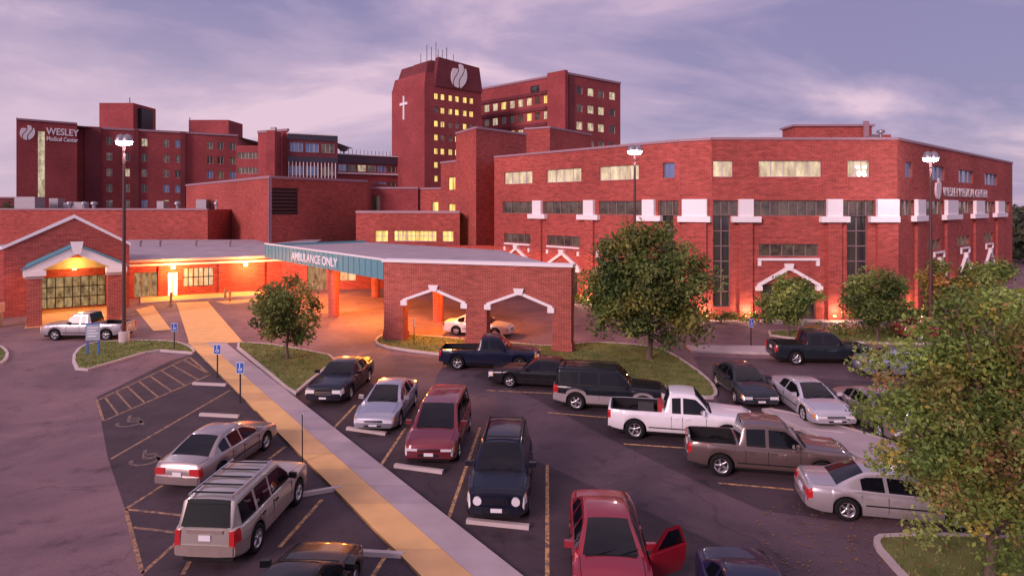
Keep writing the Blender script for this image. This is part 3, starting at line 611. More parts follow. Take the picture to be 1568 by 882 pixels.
d,n,l=frame(b_,c_); hw_.wb('recess_shade_strip',BRD,b_,d,n,.6,U(b_,c_,879),0,ZS-.4,.01,.1)  # flat strip of darker brick, paints in the shade of a recess
coping(hw_,a,b_,ZS,.5,.2); coping(hw_,b_,c_,ZS,.5,.2)
hw_.face('roof',ROOF,[(a[0],a[1],39.5),(b_[0],b_[1],39.5),(c_[0],c_[1],39.5),(c_[0]-18,c_[1]+20,39.5)])
facade(hw_,BRF,c_,(c_[0]-18,c_[1]+20),0,ZS,[]); hw_.finish()
# ------------------------------------------------------------ left hospital
lh=Build('brick_hospital_building',(-90,155,0))
a=PX(25,139);b_=PX(118,147)
facade(lh,BRF,a,b_,0,27.8,pops(a,b_,[(58,69,8,25.5,GL,1,8,FRAMEW)]))
coping(lh,a,b_,27.8,.4,.2,COPE)
d,n,l=frame(a,b_); text(lh,'WESLEY',a,d,n,U(a,b_,71),24.9,2.1,WHITE,.1,.80,.02); text(lh,'Medical Center',a,d,n,U(a,b_,71),23.5,1.35,WHITE,.1,.70,.02)
flame(lh,a,d,n,U(a,b_,42),25.0,1.65)
facade(lh,BRF,(a[0],175),a,0,27.8,[]); lh.face('roof',ROOF,[(a[0],a[1],27.4),(b_[0],b_[1],27.4),(b_[0],175,27.4),(a[0],175,27.4)])
a=PX(114,151);b_=PX(364,170); facade(lh,BRD,PX(118,147),PX(118.5,152),0,27.8,[])
ops=[]
for r in (24.7,20.9,17.1,13.3,9.5):
    for x in (163,190,217,250,268,317,333,352):
        ops.append((x,x+9,r-1,r+.9,random.choice([GD,GM,GB,GL,GD,GM]),2,1,FRAMEW))
facade(lh,BRF,a,b_,0,27.6,pops(a,b_,ops)); coping(lh,a,b_,27.6,.5,.2)
d,n,l=frame(a,b_)
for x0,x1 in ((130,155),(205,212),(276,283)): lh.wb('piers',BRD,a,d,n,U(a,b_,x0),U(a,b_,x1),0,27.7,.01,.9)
facade(lh,BRF,b_,(b_[0]-5,200),0,27.6,[])
lh.face('roof',ROOF,[(a[0],a[1],27.3),(b_[0],b_[1],27.3),(b_[0],200,27.3),(a[0],200,27.3)])
def pbox(b,part,mat,x0,x1,Y,y,dep,z0=0):
    p=PX(x0,Y);q=PX(x1,Y); b.box(part,mat,p[0],q[0],Y,Y+dep,z0,ZZ(y,Y))
pbox(lh,'penthouse',BRF,152,204,158,158,10,27); pbox(lh,'stack',DARKM,205,217,160,166,5,27); pbox(lh,'penthouse',BRF,289,350,172,184,9,27)
for x in (155,198,290,25): 
    p=PX(x,160); lh.box('antennas',DARKM,p[0],p[0]+.15,160,160.15,27,36 if x==198 else 31)
lh.finish()
mh=Build('hospital_link_building',(-45,135,0))
a=PX(362,158);b_=PX(398,158)
facade(mh,BRF,a,b_,0,23.8,pops(a,b_,[(364,397,z,z+1.5,GM,6,1,FRAMEW) for z in (20.6,16.9,13.2)]))
a=PX(395,136);b_=PX(441,132); facade(mh,BRF,a,b_,0,24.6,[]); coping(mh,a,b_,24.6,.5,.2); 
c_=PX(408,128); mh.box('stair_tower',BRF,c_[0],c_[0]+.01+PX(436,128)[0]-c_[0]-2,128.0,131.5,0,ZZ(200,128))
facade(mh,BRF,b_,PX(442,150),0,24.6,[])
mh.box('tower_vents',GREYM,c_[0],c_[0]+1,130,131,24,ZZ(195,130))
a=PX(440,131);b_=PX(517,136)
ops=[]
for z in (20.1,15.3,10.8):
    ops+= [(444+i*24,464+i*24,z,z+1.9,GB if i<2 else GM,3,1,FRAMEW) for i in range(3)]
facade(mh,BRD,a,b_,0,22.6,pops(a,b_,ops)); d,n,l=frame(a,b_)
for z in (18.0,13.2,22.6): mh.wb('spandrels',simple('spandrel_dark',(.05,.04,.06),.4),a,d,n,0,l,z,z+1.1,.01,.15)
for i in range(14): mh.wb('fins',WHITE,a,d,n,l*i/14+.2,l*i/14+.32,14.4,18,.01,.2)
mh.wb('coping',WHITE,a,d,n,0,l,23.7,23.95,-.3,.3)
a=PX(515,140);b_=PX(640,152)
ops=[]
for z in (16.6,12.9): ops+= [(518+i*15,531+i*15,z,z+1.5,[GB,GM,GL,GD][(i*7+int(z))%4],2,1,FRAMEW) for i in range(8)]
facade(mh,BRF,a,b_,0,19.2,pops(a,b_,ops)); d,n,l=frame(a,b_)
mh.wb('parapet',simple('parapet_dark',(.06,.04,.06),.5),a,d,n,-.2,l,18.4,20.2,.01,.3); mh.wb('ledge',WHITE,a,d,n,-.2,l,16.0,16.3,.01,.5); mh.wb('ledge',WHITE,a,d,n,-.2,l,20.2,20.4,.01,.5)
for i in range(22): mh.wb('railing',GREYM,a,d,n,l*i/22,l*i/22+.1,20.4,21.4,.0,.1)
p=PX(526,141); mh.lathe('dish',GREYM,[(.0,.4),(.7,.6),(1.3,1.3),(1.35,1.35)],(p[0],p[1],20.4),14); mh.box('mast',GREYM,p[0]-.1,p[0]+.1,p[1]-.1,p[1]+.1,19,21)
for z,aa,bb in ((22.3,PX(440,131),PX(517,136)),(19.0,a,b_)): mh.face('roof',ROOF,[(aa[0],aa[1],z),(bb[0],bb[1],z),(bb[0],bb[1]+14,z),(aa[0],aa[1]+18,z)])
mh.finish()

# ------------------------------------------------------------ street lamps, signs
def lamp(x,y,h,power=500):
    p=(x,y); b=Build('street_lamp',(x,y,0),0,True)
    b.lathe('base',CONL,[(.0,.0),(.32,.0),(.32,.75),(.28,.8),(0,.8)],(0,0,.0),16); b.lathe('pole',POLE,[(.14,.8),(.08,h-.6),(.08,h+.05),(0,h+.06)],(0,0,0),12)
    b.box('arm',GREYM,-.3,.3,-.05,.05,h-.15,h-.05)
    for sx in (-.22,.22):
        b.lathe('fixture',GREYM,[(.12,.42),(.2,.38),(.32,.12),(.34,0),(.31,-.02)],(sx,0,h-.1),18)
        b.lathe('cap',GREYM,[(0,.48),(.12,.42)],(sx,0,h-.1),18)
        b.lathe('lens',LAMPW,[(.31,-.02),(.26,-.2),(.0,-.3)],(sx,0,h-.1),18)
    plight(b,(0,0,h-.8),power,(1,.85,.9),.3); b.finish()
q=G(190,526); lamp(q[0],q[1],13.3,1000); q=PX(972,46.8); lamp(q[0],q[1],13.1,500); q=PX(1425,45.7); lamp(q[0],q[1],12.5,700)
SBLUE=simple('sign_blue',(.03,.12,.5),.4,var=.05); SW=simple('sign_white',(.75,.75,.78),.5,var=.04)
def hsign(x,y,h,rz=0,w=.32,name='disabled_parking_sign'):
    p=G(x,y); b=Build(name,(p[0],p[1],0),rz,True)
    b.box('post',DARKM,-.03,.03,-.02,.02,0,h); b.box('plate',SW,-w/2-.02,w/2+.02,-.035,-.022,h-.5,h+.02); b.box('panel',SBLUE,-w/2,w/2,-.042,-.036,h-.47,h-.01)
    for i in range(12):
        a0=math.radians(-200+i*20);a1=a0+math.radians(20); r=.09
        b.face('symbol',SW,[(r*math.cos(a0),-.045,h-.3+r*math.sin(a0)),(r*math.cos(a1),-.045,h-.3+r*math.sin(a1)),((r-.03)*math.cos(a1),-.045,h-.3+(r-.03)*math.sin(a1)),((r-.03)*math.cos(a0),-.045,h-.3+(r-.03)*math.sin(a0))])
    b.box('symbol_back',SW,-.03,.0,-.046,-.043,h-.28,h-.1); b.box('symbol_head',SW,-.035,.01,-.046,-.043,h-.09,h-.04); b.box('symbol_seat',SW,-.03,.1,-.047,-.044,h-.29,h-.26); b.finish()
hsign(333,579,1.75); hsign(368,617,1.85); hsign(267,537,1.7,.2); hsign(463,712,1.75,math.radians(108))
hsign(634,531,1.8,math.pi*.6); hsign(1150,532,1.8,.3)
p=G(143,545); b=Build('information_sign',(p[0],p[1],0),.1,True)
for x in (-.32,.32): b.box('post',SBLUE,x-.04,x+.04,-.04,.04,0,1.95)
b.box('panel',simple('sign_panel_grey',(.3,.36,.42),.5),-.4,.4,-.07,-.041,.95,1.9); b.box('frame',SBLUE,-.44,.44,-.05,-.041,1.9,1.98)
for k in range(4): b.box('text_lines',SW,-.3,.3-.1*(k%2),-.075,-.071,1.68-k*.17,1.74-k*.17)
b.finish()
for (x,y) in [(352,462),(345,458),(262,465)]:
    p=G(x,y); b=Build('bollard',(p[0],p[1],0),0,True); b.lathe('post',YEL,[(.11,0),(.11,.95),(.06,1.05),(0,1.07)],(0,0,0),12); b.finish()

# ------------------------------------------------------------ vehicles
def carpaint(name,c,metal=.25):
    m,nt,b=newmat(name); L=nt.links.new; tc=N(nt,'ShaderNodeTexCoord'); no=N(nt,'ShaderNodeTexNoise',i_Scale=2.5,i_Detail=5.0); L(tc.outputs['Object'],no.inputs['Vector'])
    dark=max(c)<.08
    mx=N(nt,'ShaderNodeMixRGB'); mx.inputs[1].default_value=c4(c); mx.inputs[2].default_value=c4([x*.85+(.003 if dark else .012) for x in c]); L(no.outputs['Fac'],mx.inputs[0])
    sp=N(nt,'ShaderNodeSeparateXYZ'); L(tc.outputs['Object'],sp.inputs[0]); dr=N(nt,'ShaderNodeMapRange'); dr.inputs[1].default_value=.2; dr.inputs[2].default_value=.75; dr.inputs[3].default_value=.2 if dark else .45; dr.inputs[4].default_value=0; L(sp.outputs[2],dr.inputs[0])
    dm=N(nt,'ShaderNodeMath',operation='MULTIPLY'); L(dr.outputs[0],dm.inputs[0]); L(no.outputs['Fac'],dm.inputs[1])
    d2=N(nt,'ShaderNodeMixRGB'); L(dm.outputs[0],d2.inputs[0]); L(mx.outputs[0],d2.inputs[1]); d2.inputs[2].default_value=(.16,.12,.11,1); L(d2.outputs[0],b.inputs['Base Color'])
    b.inputs['Metallic'].default_value=0 if dark else metal; b.inputs['Roughness'].default_value=.30
    b.inputs['Specular IOR Level'].default_value=.12 if dark else .45; b.inputs['Coat Weight'].default_value=.62 if dark else .9; b.inputs['Coat IOR'].default_value=1.42 if dark else 1.5
    r=N(nt,'ShaderNodeMapRange'); r.inputs[3].default_value=.01; r.inputs[4].default_value=.07; L(no.outputs['Fac'],r.inputs[0]); L(r.outputs[0],b.inputs['Coat Roughness'])
    return m
CG,_nt,_b=newmat('car_glass'); _b.inputs['Base Color'].default_value=(.006,.006,.010,1); _b.inputs['Roughness'].default_value=.02; _b.inputs['Specular IOR Level'].default_value=.42
TYRE=simple('tyre',(.014,.013,.014),.9,spec=.2); RIM=simple('rim_alloy',(.5,.48,.5),.3,metal=.85,var=.05); CHR=simple('chrome',(.65,.63,.66),.15,metal=1,var=.03)
BLK=simple('black_plastic',(.014,.013,.015),.65,spec=.25); HL=simple('headlamp',(.85,.85,.88),.12,metal=.2,coat=1,var=.04); TL=simple('taillamp',(.5,.015,.02),.2,coat=1); AMB=simple('amber_lamp',(.7,.25,.03),.25,coat=1)
SEAM=simple('seam',(.008,.008,.008),.9,spec=.1)
wheel_cache={}
def wheelmesh(r,w):
    k=(r,w)
    if k in wheel_cache: return wheel_cache[k]
    V=[];Fc=[];M=[];seg=28
    prof=[(r*.62,-w/2),(r*.95,-w/2),(r,-w*.34),(r,w*.34),(r*.95,w/2),(r*.66,w/2),(r*.64,w/2-.03)]
    def ring(rr,y): 
        o=len(V)
        for i in range(seg): a=2*math.pi*i/seg; V.append((rr*math.cos(a),y,rr*math.sin(a)))
        return o
    def join(o1,o2,m):
        for i in range(seg): Fc.append((o1+i,o1+(i+1)%seg,o2+(i+1)%seg,o2+i)); M.append(m)
    rs=[ring(*p) for p in prof]
    for i in range(len(rs)-1): join(rs[i],rs[i+1],0)
    a=ring(r*.64,w/2-.005);b=ring(r*.56,w/2-.02);c=ring(r*.54,w/2-.09);d=ring(.02,w/2-.09); join(a,b,1);join(b,c,1);join(c,d,2)
    a=ring(r*.2,w/2-.025);b=ring(r*.17,w/2-.01);c=ring(.005,w/2-.005);e=ring(r*.2,w/2-.09); join(e,a,1);join(a,b,1);join(b,c,1)
    for s in range(5):
        an=2*math.pi*s/5+.3; ca_,sa_=math.cos(an),math.sin(an); o=len(V)
        for rr,hw2 in ((r*.15,r*.11),(r*.58,r*.085)):
            for sg in (-1,1):
                for y in (w/2-.07,w/2-.022): V.append((rr*ca_-sg*hw2*sa_,y,rr*sa_+sg*hw2*ca_))
        for f in ((1,3,7,5),(0,1,5,4),(2,6,7,3)): Fc.append(tuple(o+i for i in f)); M.append(1)
    me=bpy.data.meshes.new('wheel'); me.from_pydata(V,[],Fc)
    for m in (TYRE,RIM,BLK): me.materials.append(m)
    me.polygons.foreach_set('material_index',M); me.polygons.foreach_set('use_smooth',[True]*len(M)); me.update()
    wheel_cache[k]=me; return me
KIND={
 'sedan':dict(L=4.8,W=1.8,H=1.40,r=.32,wb=(-1.40,1.42),prof=[(-1,.60),(-.985,.82),(-.95,.92),(-.62,.96),(-.3,.93),(.36,.90),(.62,.85),(.88,.75),(.965,.66),(1,.50)],gh=(-.74,-.40,.08,.44),win=[(-.54,-.35),(-.31,-.05),(-.02,.35)],wt=.64,zl=.24),
 'bigsedan':dict(L=5.3,W=1.92,H=1.42,r=.33,wb=(-1.5,1.5),prof=[(-1,.66),(-.99,.9),(-.97,.97),(-.62,.98),(-.3,.95),(.30,.93),(.62,.91),(.9,.84),(.975,.78),(1,.58)],gh=(-.60,-.40,.06,.32),win=[(-.50,-.36),(-.32,-.07),(-.04,.25)],wt=.66,zl=.25),
 'coupe':dict(L=5.0,W=1.84,H=1.33,r=.33,wb=(-1.45,1.42),prof=[(-1,.6),(-.98,.82),(-.94,.9),(-.6,.92),(-.3,.89),(.36,.85),(.62,.80),(.88,.70),(.965,.62),(1,.48)],gh=(-.68,-.36,.08,.42),win=[(-.42,-.18),(-.14,.34)],wt=.62,zl=.22),
 'suv':dict(L=4.6,W=1.82,H=1.72,r=.37,wb=(-1.32,1.36),prof=[(-1,.7),(-.99,1.04),(-.97,1.08),(-.5,1.08),(.34,1.06),(.5,1.04),(.9,.96),(.975,.88),(1,.6)],gh=(-.985,-.90,.14,.42),win=[(-.87,-.56),(-.51,-.2),(-.16,.34)],wt=.73,zl=.32),
 'bigsuv':dict(L=5.1,W=1.98,H=1.88,r=.4,wb=(-1.5,1.52),prof=[(-1,.7),(-.99,1.12),(-.97,1.15),(-.5,1.15),(.34,1.15),(.5,1.14),(.9,1.07),(.975,.98),(1,.62)],gh=(-.985,-.92,.16,.40),win=[(-.88,-.56),(-.52,-.2),(-.16,.33)],wt=.76,zl=.36),
 'van':dict(L=4.8,W=1.9,H=1.68,r=.34,wb=(-1.45,1.5),prof=[(-1,.6),(-.99,1.0),(-.97,1.05),(-.5,1.04),(.4,1.0),(.62,.96),(.88,.84),(.965,.74),(1,.5)],gh=(-.97,-.86,.18,.52),win=[(-.83,-.5),(-.46,-.12),(-.08,.44)],wt=.73,zl=.26),
 'pickup':dict(L=5.5,W=1.92,H=1.78,r=.38,wb=(-1.72,1.70),prof=[(-1,.75),(-.995,1.08),(-.97,1.09),(-.2,1.09),(.3,1.09),(.45,1.09),(.88,1.02),(.97,.92),(1,.6)],gh=(-.22,-.15,.20,.40),win=[(-.12,.0),(.03,.33)],wt=.75,zl=.36,bed=(-.965,-.255)),
 'crewpickup':dict(L=5.2,W=1.84,H=1.74,r=.37,wb=(-1.56,1.58),prof=[(-1,.75),(-.995,1.06),(-.97,1.07),(-.4,1.07),(.3,1.06),(.45,1.06),(.88,.98),(.97,.88),(1,.6)],gh=(-.38,-.32,.18,.42),win=[(-.29,-.06),(-.02,.34)],wt=.75,zl=.36,bed=(-.965,-.41)),
}
def vehicle(name,kind,x,y,hdg,col,metal=.25,scale=1.0,rack=False,trim=None,opendoor=False,cargo=False,chromeb=False,mod=None,jeep=False):
    K=dict(KIND[kind]); K.update(mod or {}); Lh=K['L']/2;Wh=K['W']/2;Hh=K['H'];r=K['r']
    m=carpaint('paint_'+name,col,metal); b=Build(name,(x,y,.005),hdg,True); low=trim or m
    px=[p[0] for p in K['prof']]; pz=[p[1] for p in K['prof']]
    zs=lambda t: float(np.interp(t,px,pz))
    wf=lambda t: Wh*(1-.10*abs(t)**6-.05*max(0,abs(t)-.9)/.1)
    ra=r+.065
    X=set([p*Lh for p in px]); X|=set(np.linspace(-Lh,Lh,25).tolist())
    for wx in K['wb']:
        X={q for q in X if abs(q-wx)>ra+.02}
        for k in range(13): X.add(wx-ra*math.cos(math.pi*k/12))
    bed=K.get('bed')
    if bed:
        for t in bed: X|={t*Lh-.01,t*Lh+.01}
    X=sorted(X); Xc=[X[0]]
    for q in X[1:]:
        if q-Xc[-1]>.008: Xc.append(q)
    X=Xc
    def zlow(x_):
        z=K['zl']+ .08*max(0,abs(x_/Lh)-.85)/.15
        for wx in K['wb']:
            dd_=abs(x_-wx)
            if dd_<ra: z=max(z,r+math.sqrt(max(0,ra*ra-dd_*dd_)))
        return z
    def sect(x_):
        t=x_/Lh; w_=wf(t); z=zs(t); zl=min(zlow(x_),z-.12); cr=.05
        inb=bed and bed[0]*Lh<x_<bed[1]*Lh
        mid=zl+(z-zl)*.5; up=zl+(z-zl)*.78
        pts=[(w_-.26,zl+.01),(w_-.03,zl),(w_-.005,zl+.05),(w_,mid),(w_-.015,up),(w_-.045,z-.035)]
        if inb: pts+= [(w_-.06,z),(w_-.13,z),(w_-.14,.72),(.0,.72)]
        else: pts+= [(w_-.085,z),(w_*.72,z+cr*.5),(w_*.36,z+cr*.9),(0,z+cr)]
        return pts
    S=[sect(q) for q in X]
    np_=len(S[0])
    for i in range(len(X)-1):
        t=(X[i]+X[i+1])/2/Lh
        for j in range(np_-1):
            mt=m
            if j==0: mt=BLK
            elif j<=2 and trim: mt=low
            elif bed and bed[0]<t<bed[1] and j>=7: mt=BLK
            elif t>.945 and j in (3,4): mt=HL
            elif t>.90 and t<=.945 and j in (3,4): mt=AMB
            elif t<-.94 and j in (3,4): mt=TL
            for sg in (1,-1):
                A0=(X[i],S[i][j][0]*sg,S[i][j][1]);A1=(X[i+1],S[i+1][j][0]*sg,S[i+1][j][1]);A2=(X[i+1],S[i+1][j+1][0]*sg,S[i+1][j+1][1]);A3=(X[i],S[i][j+1][0]*sg,S[i][j+1][1])
                b.face('body' if mt is m else 'trim',mt,[A0,A1,A2,A3] if sg<0 else [A3,A2,A1,A0])
    for idx in (0,-1):
        for j in range(np_-1):
            q=[(X[idx],S[idx][j][0],S[idx][j][1]),(X[idx],S[idx][j+1][0],S[idx][j+1][1]),(X[idx],-S[idx][j+1][0],S[idx][j+1][1]),(X[idx],-S[idx][j][0],S[idx][j][1])]
            b.face('body',m,q if idx==-1 else q[::-1])
    b.smooth.add(('body',m.name))
    b.box('underbody',BLK,-Lh*.93,Lh*.93,-(Wh-.27),Wh-.27,.2,.6)
    g=[q*Lh for q in K['gh']]
    for xa_,xb_,on in ((g[3]+.02,Lh*.93,True),(-Lh*.95,g[0]-.04,not bed and g[0]>-Lh*.9)):
        if not on: continue
        qs=np.linspace(xa_,xb_,8)
        for sg in (1,-1):
            pr=[]
            for q_ in qs:
                w_=wf(q_/Lh); y_=w_*.80; f_=(w_-.085-y_)/(w_-.085-.72*w_); pr.append((q_,y_*sg,zs(q_/Lh)+.025*f_+.004))
            for i in range(7): p_,r_=pr[i],pr[i+1]; b.face('panel_gaps',SEAM,[(p_[0],p_[1]-.006,p_[2]),(p_[0],p_[1]+.006,p_[2]),(r_[0],r_[1]+.006,r_[2]),(r_[0],r_[1]-.006,r_[2])])
    xs=set(g); WIN=[(a*Lh,c*Lh) for a,c in K['win']]
    for a,c in WIN: xs|={a,c}
    xs|=set(np.linspace(g[0],g[3],15).tolist()); xs=sorted(xs); q=[xs[0]]
    for v in xs[1:]:
        if v-q[-1]>.012: q.append(v)
    xs=q
    def gs(x_):
        z0=zs(x_/Lh)-.02; wb_=wf(x_/Lh)-.07; wt_=Wh*K['wt']
        if x_<g[1]: k_=(x_-g[0])/(g[1]-g[0]); 
        elif x_>g[2]: k_=(g[3]-x_)/(g[3]-g[2])
        else: k_=1
        k_=max(0,min(1,k_)); kk=math.sin(k_*math.pi/2)**.9*.25+k_*.75
        mid=(x_-(g[1]+g[2])/2)/((g[2]-g[1])/2); zr=z0+.035+(Hh-.035-.04*min(1,mid*mid)-z0)*kk
        wt2=wb_-.05+(wt_-wb_+.05)*kk; zr1=zr-.03-.03*kk
        P_=lambda f: (wb_+(wt2-wb_)*f,z0+(zr1-z0)*f)
        return [P_(0),P_(.12),P_(.5),P_(.88),P_(1.0),(wt2*.93,zr-.012),(wt2*.84,zr),(wt2*.45,zr+.018),(0,zr+.025)]
    R=[gs(q) for q in xs]
    for i in range(len(xs)-1):
        xm=(xs[i]+xs[i+1])/2; iw=any(a-.001<xm<c+.001 for a,c in WIN)
        slope=xm<g[1]-.0 or xm>g[2]+.0
        rear=xm<g[1]
        for j in range(8):
            mt=m
            if j in (1,2) and iw: mt=CG
            if slope and j>=6:
                kf=(xm-g[0])/(g[1]-g[0]) if rear else (g[3]-xm)/(g[3]-g[2])
                if .04<kf<.97: mt=CG
            if j in(0,) : mt=BLK if iw else m
            for sg in (1,-1):
                A0=(xs[i],R[i][j][0]*sg,R[i][j][1]);A1=(xs[i+1],R[i+1][j][0]*sg,R[i+1][j][1]);A2=(xs[i+1],R[i+1][j+1][0]*sg,R[i+1][j+1][1]);A3=(xs[i],R[i][j+1][0]*sg,R[i][j+1][1])
                b.face('cabin' if mt is m else ('glass' if mt is CG else 'cabin_trim'),mt,[A0,A1,A2,A3] if sg<0 else [A3,A2,A1,A0])
    b.smooth.add(('cabin',m.name)); b.smooth.add(('glass',CG.name))
    if kind in('suv','bigsuv','van'):
        z1=Hh-.12; z0=zs(-.97)+.02
        b.face('glass',CG,[(g[0]-.015,Wh*.68,z0),(g[0]-.015,-Wh*.68,z0),(g[1]-.06,-Wh*.6,z1),(g[1]-.06,Wh*.6,z1)])
        b.box('rear_garnish',trim or m,-Lh-.02,-Lh+.02,-Wh*.5,Wh*.5,zs(-.97)-.12,zs(-.97)-.05)
    for sgn in (1,-1):
        for wi,(a,c) in enumerate(WIN[-2:] if len(WIN)>1 else WIN):
            for xx in ((a-.03,) if wi==0 and len(WIN)>1 else (a-.03,c+.02)):
                w_=wf(xx/Lh); zt=zs(xx/Lh)
                if min(abs(xx-q) for q in K['wb'])<ra+.02: zb=r+ra
                else: zb=K['zl']+.12
                y0=w_*sgn
                b.box('door_seams',SEAM,xx-.006,xx+.006,min(y0-.03*sgn,y0+.003*sgn),max(y0-.03*sgn,y0+.003*sgn),zb,zt-.12)
            w_=wf((a)/Lh); b.box('handles',BLK if trim else m,a+.06,a+.24,min((w_-.01)*sgn,(w_+.02)*sgn),max((w_-.01)*sgn,(w_+.02)*sgn),zs(a/Lh)-.2,zs(a/Lh)-.16)
        xm=WIN[-1][1]-.12; w_=Wh-.05; z=zs(xm/Lh)+.03
        b.prism('mirrors',m if not trim else BLK,[(xm,w_*sgn),(xm+.1,w_*sgn),(xm+.08,(w_+.22)*sgn),(xm-.02,(w_+.22)*sgn)],z,z+.15)
        b.box('mouldings',low if trim else BLK,K['wb'][0]+ra+.08,K['wb'][1]-ra-.08,min((Wh-.02)*sgn,(Wh+.008)*sgn),max((Wh-.02)*sgn,(Wh+.008)*sgn),.5,.54)
    we=wf(1); zf=zs(.97); tall=Hh>1.6; zg0=.5 if not tall else .62
    if jeep:
        b.box('grille',m,Lh-.06,Lh+.012,-we*.5,we*.5,zg0,zf-.04)
        for k in range(7): yy=-we*.36+k*we*.12; b.box('grille_slots',BLK,Lh-.05,Lh+.02,yy-.025,yy+.025,zg0+.04,zf-.09)
    else:
        b.box('grille',BLK,Lh-.06,Lh+.012,-we*.46,we*.46,zg0,zf-.06)
        for k in range(3): b.box('grille_bars',CHR,Lh-.05,Lh+.02,-we*.45,we*.45,zg0+.03+k*(zf-.1-zg0)/3,zg0+.045+k*(zf-.1-zg0)/3)
    bm_=CHR if chromeb else (trim or m)
    b.prism('front_bumper',bm_,[(Lh-.12,-we-.03),(Lh+.03,-we*.93),(Lh+.07,-we*.5),(Lh+.07,we*.5),(Lh+.03,we*.93),(Lh-.12,we+.03)],.3 if not tall else .38,zg0-.02)
    b.box('lower_intake',BLK,Lh+.05,Lh+.075,-we*.45,we*.45,.33 if not tall else .42,zg0-.1)
    b.prism('rear_bumper',bm_,[(-Lh+.12,-we-.03),(-Lh-.03,-we*.93),(-Lh-.07,-we*.5),(-Lh-.07,we*.5),(-Lh-.03,we*.93),(-Lh+.12,we+.03)],.34 if not tall else .42,.58 if not tall else .66)
    b.box('front_plate',SW,Lh+.075,Lh+.082,-.16,.16,.36 if not tall else .45,.44 if not tall else .56)
    zt=zs(-.97)
    b.box('rear_plate',SW,-Lh-.022,-Lh-.002,-.15,.15,zt-.3,zt-.16)
    for sgn in (1,-1):
        if jeep:
            cyy=we*.70*sgn; b.ext('headlamps',HL,(Lh,0),(0,1),(1,0),[(cyy+.12*math.cos(a_*math.pi/8),zf-.16+.12*math.sin(a_*math.pi/8)) for a_ in range(16)],-.1,.02)
        else:
            y0,y1=sorted((we*.50*sgn,we*.96*sgn)); b.prism('headlamps',HL,[(Lh-.2,y0),(Lh+.008,y0),(Lh+.008,y1),(Lh-.2,y1)],zf-.20 if not tall else zf-.27,zf-.045)
        y0,y1=sorted((we*(.55 if not tall else .8)*sgn,we*.97*sgn)); b.box('taillamps',TL,-Lh-.012,-Lh+.08,y0,y1,zt-(.24 if not tall else .42),zt-.05)
    xx=g[3]+.06
    for yy in (.15,-.35): b.face('wipers',BLK,[(xx-.05,yy,zs(xx/Lh)+.06),(xx-.02,yy,zs(xx/Lh)+.06),(xx-.18,yy+.5,zs(xx/Lh)+.13),(xx-.21,yy+.5,zs(xx/Lh)+.13)])
    b.box('cowl',BLK,g[3]-.06,g[3]+.05,-Wh*.66,Wh*.66,zs(g[3]/Lh)-.02,zs(g[3]/Lh)+.052)
    if rack:
        for sgn in (1,-1): y0,y1=sorted((Wh*.6*sgn,Wh*.64*sgn)); b.box('roof_rails',CHR if rack==2 else BLK,g[1]+.05,g[2]-.1,y0,y1,Hh+.02,Hh+.07)
        for k in range(5 if rack==2 else 2): xx=g[1]+.2+(g[2]-g[1]-.5)*k/(4 if rack==2 else 1); b.box('roof_bars',BLK,xx,xx+.05,-Wh*.6,Wh*.6,Hh+.035,Hh+.06)
    if cargo: b.box('cargo',simple('cargo_red',(.4,.03,.03),.5),-.85,-.65,-.5,.3,.73,1.3); b.box('cargo_box',simple('cargo_dark',(.05,.04,.04),.6),-1.6,-1.0,-.6,.5,.73,1.05)
    if opendoor:
        hx=K['gh'][3]*Lh-.15; hy=Wh; an=math.radians(58); dx,dy=-math.cos(an),math.sin(an)
        def Dp(u,z,o=0): return (hx+dx*u+dy*o,hy+dy*u-dx*o,z)
        for pts,mt,pn in (([(0,.32),(.9,.32),(1.05,.55),(1.1,.90),(0,.88)],m,'door_panel'),([(.22,.93),(1.03,.93),(.86,1.30),(.56,1.30)],CG,'door_glass')):
            for o_,rev in ((0,False),(.07 if mt is m else .02,True)):
                q=[Dp(u,z,o_) for u,z in pts]; b.face(pn,mt,q[::-1] if rev else q)
            for i in range(len(pts)):
                (u0,z0),(u1,z1)=pts[i],pts[(i+1)%len(pts)]; oo=.07 if mt is m else .02; b.face(pn,mt,[Dp(u0,z0),Dp(u0,z0,oo),Dp(u1,z1,oo),Dp(u1,z1)])
        b.face('door_lining',BLK,[Dp(u,z,-.004) for u,z in ((.06,.38),(.9,.38),(1.02,.85),(.06,.83))])
        fr=[(0.02,.88),(1.10,.90),(.92,1.36),(.5,1.36)]; inn=[(.2,.94),(1.05,.94),(.87,1.31),(.54,1.31)]
        for i in range(4):
            j=(i+1)%4
            for o_ in (-.005,.05): b.face('door_frame',m,[Dp(*fr[i],o_),Dp(*fr[j],o_),Dp(*inn[j],o_),Dp(*inn[i],o_)])
        b.box('door_opening',BLK,hx-1.12,hx-.02,Wh-.02,Wh+.006,.4,.86)
    b.finish()
    me=wheelmesh(r,.23 if not tall else .26); nm=['wheel_rear_left','wheel_rear_right','wheel_front_left','wheel_front_right']; k=0
    for wx in K['wb']:
        for sgn in (1,-1):
            o=bpy.data.objects.new(nm[k],me); k+=1; sc.collection.objects.link(o); o.parent=b.empty; o.location=(wx,sgn*(Wh-.14),r+.008); o.rotation_euler=(0,random.uniform(0,6),0 if sgn>0 else math.pi)
    b.empty.scale=(scale,)*3
def hd(x,y): return math.atan2(y,x)
S_=hd(-.062,-1); A_=hd(.062,1); R_=hd(.98,-.2)
vehicle('pickup_truck','pickup',-28.8,43.6,math.pi,(.5,.48,.52),.5)
vehicle('parked_car','bigsedan',-8.3,31.3,S_,(.007,.007,.020),.3)
vehicle('parked_car','sedan',-5.3,27.5,S_,(.43,.44,.52),.6)
vehicle('parked_minivan','van',-2.7,24.3,S_,(.19,.008,.026),.3)
